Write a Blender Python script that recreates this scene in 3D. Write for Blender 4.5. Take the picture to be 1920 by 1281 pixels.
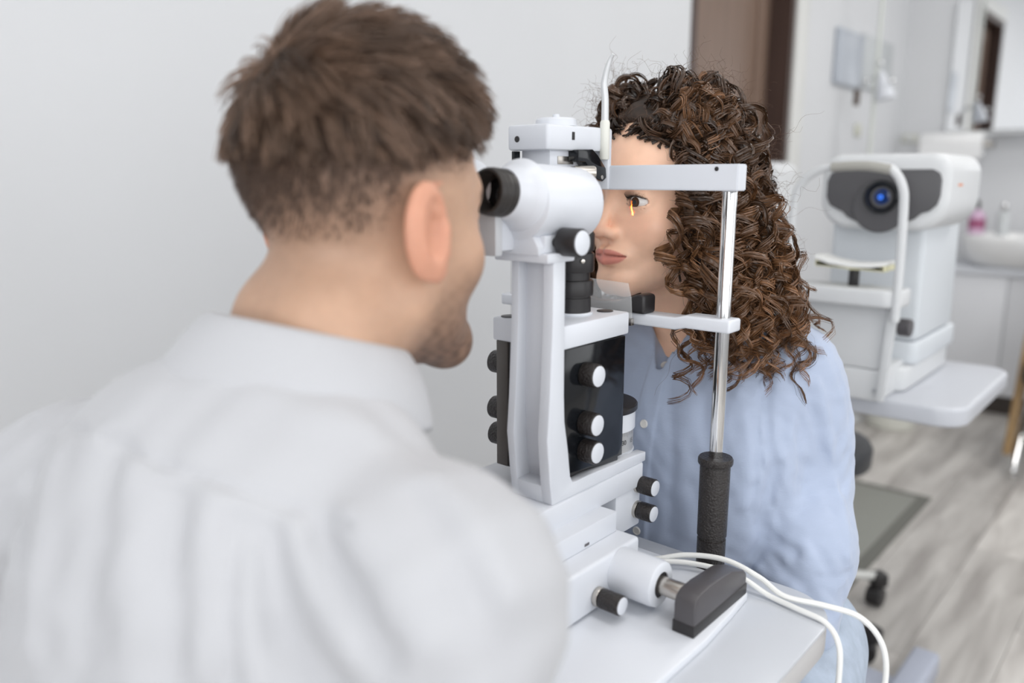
import bpy, bmesh, math, random
import numpy as np
from mathutils import Vector, Matrix

# ------------------------------------------------------------------ camera, sky, lights
# world axes: +Y from the examiner to the patient, +X to the examiner's right, Z up; the camera stands at the origin
scene = bpy.context.scene
for ob in list(bpy.data.objects):
    bpy.data.objects.remove(ob)
PI = math.pi
R = math.radians
cd = bpy.data.cameras.new('camera')
cam = bpy.data.objects.new('camera', cd)
scene.collection.objects.link(cam)
cam.location = (0, 0, 1.15)
cam.rotation_euler = (R(90 - 11.5), 0, R(41))
cd.sensor_width = 36.0
cd.lens = 36.0 * 1500 / 1920
cd.clip_start = 0.02
cd.dof.use_dof = True
cd.dof.focus_distance = 0.87
cd.dof.aperture_fstop = 2.3
scene.camera = cam
scene.view_settings.view_transform = 'Standard'
scene.view_settings.look = 'None'
scene.view_settings.gamma = 1.0
scene.view_settings.use_curve_mapping = False
scene.view_settings.exposure = -1.05

w = bpy.data.worlds.new('daylight')
scene.world = w
w.use_nodes = True
bg = w.node_tree.nodes['Background']
bg.inputs[0].default_value = (0.93, 0.96, 1.0, 1)
bg.inputs[1].default_value = 1.0

def area_light(name, loc, rot, sx, sy, power, col=(1, 1, 1)):
    l = bpy.data.lights.new(name, 'AREA')
    l.shape = 'RECTANGLE'
    l.size = sx
    l.size_y = sy
    l.energy = power
    l.color = col
    o = bpy.data.objects.new(name, l)
    scene.collection.objects.link(o)
    o.location = loc
    o.rotation_euler = rot
    return o
CEIL = 2.75
XR, YF, XL, YB = 2.3, -2.4, -1.39, 4.9      # room: right, front, left, back
# daylight through the window of the right wall and the one behind the photographer
area_light('window_daylight', (XR - 0.02, -0.3, 1.55), (0, R(90), 0), 1.7, 3.4, 76, (0.96, 0.98, 1.0))
area_light('window_daylight', (1.0, YF + 0.02, 1.55), (R(90), 0, 0), 2.2, 1.7, 94, (0.97, 0.985, 1.0))
area_light('window_daylight', (XR - 0.02, 3.3, 1.55), (0, R(90), 0), 1.7, 1.8, 36, (0.96, 0.98, 1.0))  # fill light at an unseen far window, added to brighten the wall past the door
LAMPS = [(-0.15, 0.6, 8), (0.9, 0.6, 10), (-0.15, 2.5, 14), (0.9, 2.5, 20), (-0.15, 4.0, 19), (-0.15, -1.2, 8)]
for lx, ly, lp in LAMPS:
    area_light('ceiling_panel_light', (lx, ly, CEIL - 0.045), (0, 0, 0), 0.56, 0.56, lp, (1.0, 0.985, 0.96))
# ------------------------------------------------------------------ helpers
COL = scene.collection
WORG = {}
MATS = {}
rng = np.random.default_rng(7)
random.seed(7)

def mat(name, col, rough=0.5, metal=0.0, noise=0.0, nscale=30.0, bump=0.0, bscale=200.0, attr=None, spec=0.5, sss=0.0, sheen=0.0,
        trans=0.0, ior=1.45, emit=None, estr=0.0, coat=0.0, stretch=(1, 1, 1), alpha=1.0):
    if name in MATS:
        return MATS[name]
    m = bpy.data.materials.new(name)
    m.use_nodes = True
    nt = m.node_tree
    b = nt.nodes['Principled BSDF']
    L = nt.links.new
    b.inputs['Base Color'].default_value = (*col, 1)
    b.inputs['Roughness'].default_value = rough
    b.inputs['Metallic'].default_value = metal
    b.inputs['Specular IOR Level'].default_value = spec
    b.inputs['IOR'].default_value = ior
    b.inputs['Transmission Weight'].default_value = trans
    b.inputs['Coat Weight'].default_value = coat
    b.inputs['Alpha'].default_value = alpha
    if sss:
        b.inputs['Subsurface Weight'].default_value = sss
        b.inputs['Subsurface Radius'].default_value = (1.0, 0.35, 0.2)
        b.inputs['Subsurface Scale'].default_value = 0.006
    if sheen:
        b.inputs['Sheen Weight'].default_value = sheen
        b.inputs['Sheen Roughness'].default_value = 0.5
    if emit:
        b.inputs['Emission Color'].default_value = (*emit, 1)
        b.inputs['Emission Strength'].default_value = estr
    src = None
    if attr:
        a = nt.nodes.new('ShaderNodeAttribute')
        a.attribute_name = attr
        src = a.outputs['Color']
        L(src, b.inputs['Base Color'])
    if noise or bump:
        tc = nt.nodes.new('ShaderNodeTexCoord')
        mp = nt.nodes.new('ShaderNodeMapping')
        mp.inputs['Scale'].default_value = stretch
        L(tc.outputs['Object'], mp.inputs[0])
    if noise:
        n = nt.nodes.new('ShaderNodeTexNoise')
        n.inputs['Scale'].default_value = nscale
        n.inputs['Detail'].default_value = 5
        L(mp.outputs[0], n.inputs['Vector'])
        mr = nt.nodes.new('ShaderNodeMapRange')
        mr.inputs[1].default_value = 0.3
        mr.inputs[2].default_value = 0.7
        mr.inputs[3].default_value = 1 - noise
        mr.inputs[4].default_value = 1 + noise
        L(n.outputs[0], mr.inputs[0])
        mx = nt.nodes.new('ShaderNodeVectorMath')
        mx.operation = 'SCALE'
        if src:
            L(src, mx.inputs[0])
        else:
            mx.inputs[0].default_value = col
        L(mr.outputs[0], mx.inputs['Scale'])
        L(mx.outputs[0], b.inputs['Base Color'])
    if bump:
        n2 = nt.nodes.new('ShaderNodeTexNoise')
        n2.inputs['Scale'].default_value = bscale
        n2.inputs['Detail'].default_value = 3
        L(mp.outputs[0], n2.inputs['Vector'])
        bp = nt.nodes.new('ShaderNodeBump')
        bp.inputs['Strength'].default_value = bump
        bp.inputs['Distance'].default_value = 0.002
        L(n2.outputs[0], bp.inputs['Height'])
        L(bp.outputs[0], b.inputs['Normal'])
    MATS[name] = m
    return m

def tag(o, label=None, cat=None, group=None, kind=None):
    if label: o['label'] = label
    if cat: o['category'] = cat
    if group: o['group'] = group
    if kind: o['kind'] = kind
    return o

def thing(name, loc, label=None, cat=None, group=None):
    o = bpy.data.objects.new(name, None)
    o.empty_display_size = 0.05
    COL.objects.link(o)
    o.location = loc
    WORG[o] = Vector(loc)
    return tag(o, label, cat, group)

def put(name, me, m, parent=None, ang=35, smooth=True):
    o = bpy.data.objects.new(name, me)
    COL.objects.link(o)
    if m is not None:
        me.materials.append(m)
    if smooth:
        me.shade_smooth()
        if ang < 180:
            me.set_sharp_from_angle(angle=R(ang))
    WORG[o] = Vector((0, 0, 0))
    if parent is not None:
        o.parent = parent
        o.location = -WORG[parent]
    return o

def obj(name, bm, m, parent=None, ang=35):
    bmesh.ops.recalc_face_normals(bm, faces=bm.faces[:])
    me = bpy.data.meshes.new(name)
    bm.to_mesh(me)
    bm.free()
    return put(name, me, m, parent, ang)

def raw(name, V, F, m, parent=None, ang=180, col=None):
    """V (n,3), F (k,3|4) arrays -> mesh object"""
    V = np.asarray(V, np.float32)
    F = np.asarray(F, np.int32)
    me = bpy.data.meshes.new(name)
    k = F.shape[1]
    me.vertices.add(len(V))
    me.vertices.foreach_set('co', V.ravel())
    me.loops.add(F.size)
    me.loops.foreach_set('vertex_index', F.ravel())
    me.polygons.add(len(F))
    me.polygons.foreach_set('loop_start', np.arange(0, F.size, k, dtype=np.int32))
    me.update(calc_edges=True)
    if col is not None:
        a = me.color_attributes.new('tint', 'FLOAT_COLOR', 'POINT')
        c = np.ones((len(V), 4), np.float32)
        c[:, :3] = col
        a.data.foreach_set('color', c.ravel())
    return put(name, me, m, parent, ang)

def frame(d):
    d = Vector(d).normalized()
    a = Vector((0, 0, 1)) if abs(d.z) < 0.95 else Vector((1, 0, 0))
    x = a.cross(d).normalized()
    y = d.cross(x)
    return x, y, d

def bm_box(bm, lo, hi, bev=0.0, seg=2, rz=0.0, ctr=None):
    lo, hi = Vector(lo), Vector(hi)
    c = (lo + hi) / 2
    s = hi - lo
    r = bmesh.ops.create_cube(bm, size=1.0)
    vs = r['verts']
    bmesh.ops.scale(bm, vec=s, verts=vs)
    if bev:
        es = list({e for v in vs for e in v.link_edges})
        q = bmesh.ops.bevel(bm, geom=es, offset=min(bev, min(s) * 0.45), segments=seg, affect='EDGES', profile=0.5)
        vs = list({v for f in q['faces'] for v in f.verts} | {v for v in vs if v.is_valid})
    if rz:
        bmesh.ops.rotate(bm, cent=(0, 0, 0), matrix=Matrix.Rotation(rz, 3, 'Z'), verts=vs)
    bmesh.ops.translate(bm, vec=c, verts=vs)
    return vs

def box(lo, hi, bev=0.0, seg=2, rz=0.0):
    bm = bmesh.new()
    bm_box(bm, lo, hi, bev, seg, rz)
    return bm

def bm_lathe(bm, base, axis, prof, n=32, cap=True):
    """prof: list of (radius, distance along axis)"""
    x, y, d = frame(axis)
    base = Vector(base)
    rings = []
    for r, h in prof:
        rings.append([bm.verts.new(base + d * h + (x * math.cos(2 * PI * i / n) + y * math.sin(2 * PI * i / n)) * max(r, 1e-5)) for i in range(n)])
    for a, b in zip(rings[:-1], rings[1:]):
        for i in range(n):
            bm.faces.new((a[i], a[(i + 1) % n], b[(i + 1) % n], b[i]))
    if cap:
        bm.faces.new(rings[0][::-1])
        bm.faces.new(rings[-1])
    return bm

def lathe(base, axis, prof, n=32, cap=True):
    return bm_lathe(bmesh.new(), base, axis, prof, n, cap)

def cylp(r, l, b=0.0008):
    return [(r - b, 0), (r - b * 0.3, b * 0.3), (r, b), (r, l - b), (r - b * 0.3, l - b * 0.3), (r - b, l)]

def cyl(base, axis, r, l, b=0.0008, n=32):
    return lathe(base, axis, cylp(r, l, b), n)

def smooth_path(P, k=8):
    """Catmull-Rom through points"""
    P = [np.array(p, float) for p in P]
    Q = [2 * P[0] - P[1]] + P + [2 * P[-1] - P[-2]]
    out = []
    for i in range(1, len(Q) - 2):
        a, b, c, d = Q[i - 1:i + 3]
        for t in np.arange(k) / k:
            out.append(0.5 * (2 * b + (c - a) * t + (2 * a - 5 * b + 4 * c - d) * t * t + (3 * b - a - 3 * c + d) * t ** 3))
    out.append(P[-1])
    return np.array(out)

def tube(P, r, n=10, k=8, smooth=True, bm=None):
    bm = bm or bmesh.new()
    Q = smooth_path(P, k) if smooth else np.array(P, float)
    T = np.gradient(Q, axis=0)
    rings = []
    x = None
    for i, (p, t) in enumerate(zip(Q, T)):
        t = t / np.linalg.norm(t)
        if x is None:
            x = np.array(frame(t)[0])
        x = x - t * (x @ t)
        x /= np.linalg.norm(x)
        y = np.cross(t, x)
        rr = r if np.isscalar(r) else np.interp(i / (len(Q) - 1), np.linspace(0, 1, len(r)), r)
        rings.append([bm.verts.new(p + rr * (x * math.cos(2 * PI * j / n) + y * math.sin(2 * PI * j / n))) for j in range(n)])
    for a, b in zip(rings[:-1], rings[1:]):
        for j in range(n):
            bm.faces.new((a[j], a[(j + 1) % n], b[(j + 1) % n], b[j]))
    bm.faces.new(rings[0][::-1])
    bm.faces.new(rings[-1])
    return bm

def prism(pts, axis, a0, a1, bev=0.0, seg=2, bm=None):
    """extrude a 2-D outline along an axis: 'X' outline in (y,z), 'Y' in (x,z), 'Z' in (x,y)"""
    bm2 = bmesh.new()
    def mk(p, a):
        return {'X': (a, p[0], p[1]), 'Y': (p[0], a, p[1]), 'Z': (p[0], p[1], a)}[axis]
    A = [bm2.verts.new(mk(p, a0)) for p in pts]
    B = [bm2.verts.new(mk(p, a1)) for p in pts]
    n = len(pts)
    fa = bm2.faces.new(A)
    fb = bm2.faces.new(B[::-1])
    for i in range(n):
        bm2.faces.new((A[i], B[i], B[(i + 1) % n], A[(i + 1) % n]))
    bmesh.ops.recalc_face_normals(bm2, faces=bm2.faces[:])
    if bev:
        es = [e for e in bm2.edges if len(e.link_faces) == 2 and e.calc_face_angle(0) > R(25)]
        bmesh.ops.bevel(bm2, geom=es, offset=bev, segments=seg, affect='EDGES', profile=0.5)
    return bm2

def round_rect(x0, y0, x1, y1, r, n=6):
    """r: one radius or four (x0y0, x1y0, x1y1, x0y1)"""
    rr = [r] * 4 if np.isscalar(r) else r
    out = []
    for (cx, cy, sx, sy, a0), q in zip(((x0, y0, 1, 1, 180), (x1, y0, -1, 1, 270), (x1, y1, -1, -1, 0), (x0, y1, 1, -1, 90)), rr):
        for i in range(n + 1):
            a = R(a0 + 90 * i / n)
            out.append((cx + sx * q + q * math.cos(a), cy + sy * q + q * math.sin(a)))
    return out

def ball(c, r, sub=3):
    bm = bmesh.new()
    bmesh.ops.create_icosphere(bm, subdivisions=sub, radius=1)
    rv = (r, r, r) if np.isscalar(r) else r
    bmesh.ops.scale(bm, vec=rv, verts=bm.verts)
    bmesh.ops.translate(bm, vec=c, verts=bm.verts)
    return bm

# ---- signed distance modelling: one continuous skin for bodies and clothes
def s_ell(p, c, r):
    q = (p - np.array(c)) 
    r = np.array(r)
    k0 = np.sqrt(((q / r) ** 2).sum(1)) + 1e-9
    k1 = np.sqrt(((q / (r * r)) ** 2).sum(1)) + 1e-9
    return k0 * (k0 - 1) / k1

def s_sph(p, c, r):
    return np.sqrt(((p - np.array(c)) ** 2).sum(1)) - r

def s_cap(p, a, b, ra, rb=None):
    rb = ra if rb is None else rb
    a = np.array(a, float)
    b = np.array(b, float)
    d = b - a
    t = np.clip(((p - a) @ d) / (d @ d), 0, 1)
    return np.sqrt(((p - a - t[:, None] * d) ** 2).sum(1)) - (ra + (rb - ra) * t)

def s_chain(p, P, r, k=0.02):
    d = s_cap(p, P[0], P[1], r[0], r[1])
    for i in range(1, len(P) - 1):
        d = smin(d, s_cap(p, P[i], P[i + 1], r[i], r[i + 1]), k)
    return d

def smin(a, b, k):
    h = np.clip(0.5 + 0.5 * (b - a) / k, 0, 1)
    return b + (a - b) * h - k * h * (1 - h)

def smax(a, b, k):
    return -smin(-a, -b, k)

def gauss(p, c, s):
    c = np.array(c)
    s = np.array(s) * np.ones(3)
    return np.exp(-(((p - c) / s) ** 2).sum(1))

def ridge(p, a, b, w):
    return np.exp(-(s_cap(p, a, b, 0) / w) ** 2)

def rotz(a):
    c, s = math.cos(a), math.sin(a)
    return np.array([[c, -s, 0], [s, c, 0], [0, 0, 1]])

def rotx(a):
    c, s = math.cos(a), math.sin(a)
    return np.array([[1, 0, 0], [0, c, -s], [0, s, c]])

def surf(f, lo, hi, h, B=8, slack=1.6):
    """narrow-band sampling of f and naive surface nets"""
    lo = np.array(lo, float)
    n = (np.ceil((np.array(hi) - lo) / h / B).astype(int)) * B
    nb = n // B
    ci = np.stack(np.meshgrid(*[np.arange(k) for k in nb], indexing='ij'), -1).reshape(-1, 3)
    cd_ = f(lo + (ci * B + (B - 1) / 2) * h)
    G = np.repeat(np.repeat(np.repeat(cd_.reshape(nb), B, 0), B, 1), B, 2).astype(np.float32)
    keep = ci[np.abs(cd_) < B * h * 0.87 * slack]
    off = np.stack(np.meshgrid(*[np.arange(B)] * 3, indexing='ij'), -1).reshape(-1, 3)
    for s in range(0, len(keep), 400):
        ii = (keep[s:s + 400, None, :] * B + off[None]).reshape(-1, 3)
        G[ii[:, 0], ii[:, 1], ii[:, 2]] = f(lo + ii * h)
    S = G < 0
    m = n - 1
    cnt = np.zeros(m, np.int8)
    cor = [(i, j, k) for i in (0, 1) for j in (0, 1) for k in (0, 1)]
    for i, j, k in cor:
        cnt += S[i:i + m[0], j:j + m[1], k:k + m[2]]
    act = np.argwhere((cnt > 0) & (cnt < 8))
    idx = -np.ones(m, np.int32)
    idx[act[:, 0], act[:, 1], act[:, 2]] = np.arange(len(act))
    acc = np.zeros((len(act), 3))
    num = np.zeros(len(act))
    val = {c: G[act[:, 0] + c[0], act[:, 1] + c[1], act[:, 2] + c[2]] for c in cor}
    for a in cor:
        for ax in range(3):
            if a[ax] == 0:
                b = list(a)
                b[ax] = 1
                b = tuple(b)
                va, vb = val[a], val[b]
                x = (va < 0) != (vb < 0)
                t = np.where(x, va / np.where(x, va - vb, 1), 0)
                pt = np.array(a, float)[None] + 0 * t[:, None]
                pt[:, ax] += t
                acc += pt * x[:, None]
                num += x
    Vv = lo + (act + acc / num[:, None]) * h
    Fs = []
    for ax in range(3):
        o1, o2 = [(1, 2), (2, 0), (0, 1)][ax]
        sl0 = [slice(1, m[0]), slice(1, m[1]), slice(1, m[2])]
        sl1 = list(sl0)
        sl0[ax] = slice(0, m[ax])
        sl1[ax] = slice(1, m[ax] + 1)
        a, b = S[tuple(sl0)], S[tuple(sl1)]
        e = np.argwhere(a != b)
        inside = a[e[:, 0], e[:, 1], e[:, 2]]
        base = e.copy()
        for q in range(3):
            if q != ax:
                base[:, q] += 1
        def cell(d1, d2):
            c = base.copy()
            c[:, o1] -= d1
            c[:, o2] -= d2
            return idx[c[:, 0], c[:, 1], c[:, 2]]
        q = np.stack([cell(1, 1), cell(0, 1), cell(0, 0), cell(1, 0)], 1)
        q[~inside] = q[~inside][:, ::-1]
        Fs.append(q)
    Fq = np.concatenate(Fs)
    Fq = Fq[(Fq >= 0).all(1)]
    return Vv, Fq

def grad(f, p, e=0.0005):
    g = np.stack([f(p + np.eye(3)[i] * e) - f(p - np.eye(3)[i] * e) for i in range(3)], 1)
    return g / (np.linalg.norm(g, axis=1, keepdims=True) + 1e-9)

def strands(paths, rad, nside=3):
    """paths (n,k,3), rad (n,k) or scalar -> V, F of thin tubes"""
    n, k, _ = paths.shape
    T = np.gradient(paths, axis=1)
    T /= np.linalg.norm(T, axis=2, keepdims=True) + 1e-9
    ref = np.array([0.31, 0.22, 0.92])
    X = np.cross(T, ref)
    X /= np.linalg.norm(X, axis=2, keepdims=True) + 1e-9
    Y = np.cross(T, X)
    rad = np.broadcast_to(rad, (n, k))
    a = np.arange(nside) * 2 * PI / nside
    V = paths[:, :, None] + rad[:, :, None, None] * (X[:, :, None] * np.cos(a)[:, None] + Y[:, :, None] * np.sin(a)[:, None])
    i = np.arange(n)[:, None, None] * (k * nside)
    j = np.arange(k - 1)[None, :, None] * nside
    s = np.arange(nside)[None, None, :]
    s2 = (s + 1) % nside
    F = np.stack([i + j + s, i + j + s2, i + j + nside + s2, i + j + nside + s], -1)
    return V.reshape(-1, 3), F.reshape(-1, 4)

def ribbons(paths, side, wid):
    """thin flat curls: paths (n,k,3), side (n,k,3) unit width direction, wid (n,k)"""
    n, k, _ = paths.shape
    V = np.stack([paths - side * wid[..., None], paths + side * wid[..., None]], 2)
    i = np.arange(n)[:, None] * (k * 2)
    j = np.arange(k - 1)[None] * 2
    b = i + j
    F = np.stack([b, b + 1, b + 3, b + 2], -1)
    return V.reshape(-1, 3), F.reshape(-1, 4)

CAMR = np.array(cam.rotation_euler.to_matrix())
def pix_ray(x, y):
    d = CAMR @ np.array(((x - 960) / 1500., (640.5 - y) / 1500., -1.0))
    return d / np.linalg.norm(d)
def hit(f, x, y, t0=.2, t1=1.6):
    """first point of the surface f met from the lens through a photo pixel"""
    o = np.array(cam.location)
    d = pix_ray(x, y)
    t = t0
    for _ in range(90):
        v = float(f((o + d * t)[None])[0])
        if v < .0006 or t > t1:
            break
        t += max(v * .8, .0008)
    return o + d * t
def crease(f, specs):
    """polylines drawn as photo pixels, laid on the cloth: [(pts, width, height)] -> segments"""
    out = []
    for pts, w_, h in specs:
        P = [hit(f, *q) for q in pts]
        out.append((P, w_, h))
    return out
def crease_eval(p, segs):
    o = np.zeros(len(p))
    for P, w_, h in segs:
        d = None
        lo = np.min(P, 0) - 3 * w_
        hi_ = np.max(P, 0) + 3 * w_
        m = ((p > lo) & (p < hi_)).all(1)
        if not m.any():
            continue
        pm_ = p[m]
        for a, b in zip(P[:-1], P[1:]):
            e = s_cap(pm_, a, b, 0)
            d = e if d is None else smin(d, e, .004)
        o[m] += h * np.exp(-(np.maximum(d, 0) / w_) ** 2)
    return o
# ------------------------------------------------------------------ materials
M_wall = mat('wall_paint', (0.645, 0.652, 0.667), 0.55, noise=0.012, nscale=3, bump=0.03, bscale=350)
M_ceil = mat('ceiling_paint', (0.86, 0.86, 0.86), 0.7)
M_white = mat('white_enamel', (0.68, 0.70, 0.745), 0.32, noise=0.01, nscale=12, bump=0.02, bscale=900)
M_white2 = mat('white_plastic', (0.64, 0.65, 0.66), 0.38, noise=0.01, nscale=9)
M_arlow = mat('pale_grey_plastic', (0.63, 0.66, 0.69), 0.38)
M_grey = mat('grey_plastic', (0.42, 0.43, 0.45), 0.4)
M_lgrey = mat('light_grey_enamel', (0.55, 0.56, 0.58), 0.35)
M_black = mat('black_plastic', (0.022, 0.02, 0.021), 0.38, bump=0.05, bscale=1500)
M_gloss = mat('black_gloss_panel', (0.006, 0.007, 0.009), 0.12)
M_dark = mat('charcoal_plastic', (0.075, 0.07, 0.075), 0.35, bump=0.05, bscale=900)
M_knurl = mat('black_rubber_grip', (0.022, 0.018, 0.017), 0.3, bump=0.9, bscale=420)
M_chrome = mat('chrome', (0.72, 0.72, 0.72), 0.08, metal=1.0)
M_steel = mat('brushed_steel', (0.55, 0.52, 0.48), 0.3, metal=1.0)
M_cream = mat('cream_plastic', (0.72, 0.72, 0.66), 0.4)
M_door = mat('brown_door_laminate', (0.19, 0.127, 0.095), 0.4, noise=0.08, nscale=8, stretch=(6, 6, 0.5))
M_jamb = mat('dark_brown_jamb', (0.06, 0.035, 0.028), 0.4, noise=0.1, nscale=8, stretch=(6, 6, 0.5))
M_casing = mat('casing_paint', (0.66, 0.66, 0.64), 0.45)
M_cab = mat('cabinet_laminate', (0.74, 0.75, 0.78), 0.35)
M_plinth = mat('plinth_brown', (0.05, 0.04, 0.034), 0.5)

def plank_material():
    m = bpy.data.materials.new('grey_oak_plank')
    m.use_nodes = True
    nt = m.node_tree
    b = nt.nodes['Principled BSDF']
    L = nt.links.new
    tc = nt.nodes.new('ShaderNodeTexCoord')
    mp = nt.nodes.new('ShaderNodeMapping')
    mp.inputs['Scale'].default_value = (7.0, 1.1, 1)
    oi = nt.nodes.new('ShaderNodeObjectInfo')
    L(tc.outputs['Object'], mp.inputs[0])
    L(oi.outputs['Location'], mp.inputs['Location'])
    n = nt.nodes.new('ShaderNodeTexNoise')
    n.inputs['Scale'].default_value = 2.2
    n.inputs['Detail'].default_value = 6
    n.inputs['Distortion'].default_value = 0.6
    L(mp.outputs[0], n.inputs['Vector'])
    cr = nt.nodes.new('ShaderNodeValToRGB')
    cr.color_ramp.elements[0].position = 0.3
    cr.color_ramp.elements[0].color = (0.36, 0.335, 0.315, 1)
    cr.color_ramp.elements[1].position = 0.72
    cr.color_ramp.elements[1].color = (0.68, 0.655, 0.62, 1)
    L(n.outputs[0], cr.inputs[0])
    mr = nt.nodes.new('ShaderNodeMapRange')
    mr.inputs[3].default_value = 0.85
    mr.inputs[4].default_value = 1.12
    L(oi.outputs['Random'], mr.inputs[0])
    sc = nt.nodes.new('ShaderNodeVectorMath')
    sc.operation = 'SCALE'
    L(cr.outputs[0], sc.inputs[0])
    L(mr.outputs[0], sc.inputs['Scale'])
    L(sc.outputs[0], b.inputs['Base Color'])
    b.inputs['Roughness'].default_value = 0.42
    return m
M_plank = plank_material()

# ------------------------------------------------------------------ the room
def struct(name, bm, m, label, ang=35):
    return tag(obj(name, bm, m, None, ang), label, name.split('_')[0], kind='structure')
WT = 0.2
fl = struct('floor', box((XL - WT, YF - WT, -0.06), (XR + WT, YB + WT, -0.006)), M_plinth, 'grey oak laminate floor of long planks')
# planks that the photograph shows (right of the patient); laid along Y
pw, pl = 0.19, 1.25
pm = {}
for i in range(int((XR - XL) / pw) + 1):
    x0 = XL + i * pw
    x1 = min(x0 + pw, XR)
    st = (i * 0.47) % pl
    y = YF - st
    while y < YB:
        y0, y1 = max(y, YF), min(y + pl, YB)
        y += pl
        if y1 - y0 < 0.02 or x1 - x0 < 0.02:
            continue
        key = (round(x1 - x0, 3), round(y1 - y0, 3))
        if key not in pm:
            bm = box((0.0006, 0.0006, -0.006), (key[0] - 0.0006, key[1] - 0.0006, 0.0), 0.0008, 1)
            bmesh.ops.recalc_face_normals(bm, faces=bm.faces[:])
            me = bpy.data.meshes.new('plank')
            bm.to_mesh(me)
            bm.free()
            me.materials.append(M_plank)
            pm[key] = me
        o = bpy.data.objects.new('plank', pm[key])
        COL.objects.link(o)
        o.parent = fl
        o.location = (x0, y0, 0)

struct('ceiling', box((XL - WT, YF - WT, CEIL), (XR + WT, YB + WT, CEIL + 0.1)), M_ceil, 'plain white ceiling with square light panels')
# left wall with the door recess (opening y 2.52..3.37, z 0..2.32)
DY0, DY1, DZ = 2.50, 3.34, 2.30
bm = bmesh.new()
bm_box(bm, (XL - WT, YF - WT, 0), (XL, DY0, CEIL))
bm_box(bm, (XL - WT, DY1, 0), (XL, YB, CEIL))
bm_box(bm, (XL - WT, DY0, DZ), (XL, DY1, CEIL))
struct('wall_left', bm, M_wall, 'plain off-white wall running behind the examiner to the brown door')
struct('wall_back', box((XL - WT, YB, 0), (XR + WT, YB + WT, CEIL)), M_wall, 'off-white end wall behind the mirror and washbasin')
# right wall with a window opening, front wall with another
bm = bmesh.new()
bm_box(bm, (XR, YF - WT, 0), (XR + WT, -2.0, CEIL))
bm_box(bm, (XR, 1.4, 0), (XR + WT, 2.4, CEIL))
bm_box(bm, (XR, 4.2, 0), (XR + WT, YB, CEIL))
bm_box(bm, (XR, 2.4, 0), (XR + WT, 4.2, 0.7))
bm_box(bm, (XR, 2.4, 2.4), (XR + WT, 4.2, CEIL))
bm_box(bm, (XR, -2.0, 0), (XR + WT, 1.4, 0.7))
bm_box(bm, (XR, -2.0, 2.4), (XR + WT, 1.4, CEIL))
struct('wall_right', bm, M_wall, 'white wall with a wide window beside the examination room')
bm = bmesh.new()
bm_box(bm, (XL - WT, YF - WT, 0), (-0.1, YF, CEIL))
bm_box(bm, (2.1, YF - WT, 0), (XR, YF, CEIL))
bm_box(bm, (-0.1, YF - WT, 0), (2.1, YF, 0.7))
bm_box(bm, (-0.1, YF - WT, 2.4), (2.1, YF, CEIL))
struct('wall_front', bm, M_wall, 'white wall with a window behind the photographer')
def window(name, lo, hi, axis, label):
    bm = bmesh.new()
    t = 0.05
    a, b = (lo, hi)
    if axis == 'X':
        for y0, y1, z0, z1 in ((a[1], b[1], a[2], a[2] + t), (a[1], b[1], b[2] - t, b[2]), (a[1], a[1] + t, a[2], b[2]), (b[1] - t, b[1], a[2], b[2]),
                               ((a[1] + b[1]) / 2 - t / 2, (a[1] + b[1]) / 2 + t / 2, a[2], b[2])):
            bm_box(bm, (a[0], y0, z0), (b[0], y1, z1))
    else:
        for x0, x1, z0, z1 in ((a[0], b[0], a[2], a[2] + t), (a[0], b[0], b[2] - t, b[2]), (a[0], a[0] + t, a[2], b[2]), (b[0] - t, b[0], a[2], b[2]),
                               ((a[0] + b[0]) / 2 - t / 2, (a[0] + b[0]) / 2 + t / 2, a[2], b[2])):
            bm_box(bm, (x0, a[1], z0), (x1, b[1], z1))
    return struct(name, bm, M_casing, label)
window('window_1', (XR + 0.08, -2.0, 0.7), (XR + 0.14, 1.4, 2.4), 'X', 'white framed window in the right wall')
window('window_added', (XR + 0.08, 2.4, 0.7), (XR + 0.14, 4.2, 2.4), 'X', 'unseen white framed window added to brighten the far left wall')  # added window, out of view, to go with the far fill light
window('window_2', (-0.1, YF - 0.14, 0.7), (2.1, YF - 0.08, 2.4), 'Y', 'white framed window behind the photographer')

# door: dark jamb lining, brown leaf with recessed panels, light casing on the far side
bm = bmesh.new()
jd = 0.125
bm_box(bm, (XL - jd, DY0, 0), (XL + 0.004, DY0 + 0.035, DZ))
bm_box(bm, (XL - jd, DY1 - 0.035, 0), (XL + 0.004, DY1, DZ))
bm_box(bm, (XL - jd, DY0, DZ - 0.035), (XL + 0.004, DY1, DZ))
jamb = struct('trim_1', bm, M_jamb, 'dark brown door jamb lining the recess')
leaf = thing('door_1', (XL - jd, DY0, 0), 'brown panelled door set back in the left wall', 'door')
leaf['kind'] = 'structure'
lx0, lx1 = XL - jd + 0.002, XL - jd + 0.04
ya, yb = DY0 + 0.038, DY1 - 0.038
obj('stile', box((lx0, ya, 0.01), (lx1, ya + 0.10, DZ - 0.04), 0.002), M_door, leaf)
obj('stile', box((lx0, yb - 0.10, 0.01), (lx1, yb, DZ - 0.04), 0.002), M_door, leaf)
zs = [(0.01, 0.20), (0.85, 0.97), (1.37, 1.49), (DZ - 0.14, DZ - 0.04)]
for z0, z1 in zs:
    obj('rail', box((lx0, ya + 0.10, z0), (lx1, yb - 0.10, z1), 0.002), M_door, leaf)
for (a, b), (c, d) in zip(zs[:-1], zs[1:]):
    obj('panel', box((lx0, ya + 0.10, b), (lx1 - 0.012, yb - 0.10, c)), M_door, leaf)
hd = obj('door_handle', tube([(lx1, yb - 0.06, 1.02), (lx1 + 0.05, yb - 0.06, 1.02), (lx1 + 0.05, yb - 0.17, 1.02)], 0.008, smooth=False), M_steel, leaf)
bm = bmesh.new()
bm_box(bm, (XL, DY1, 0), (XL + 0.018, DY1 + 0.115, DZ + 0.09), 0.003)
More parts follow.
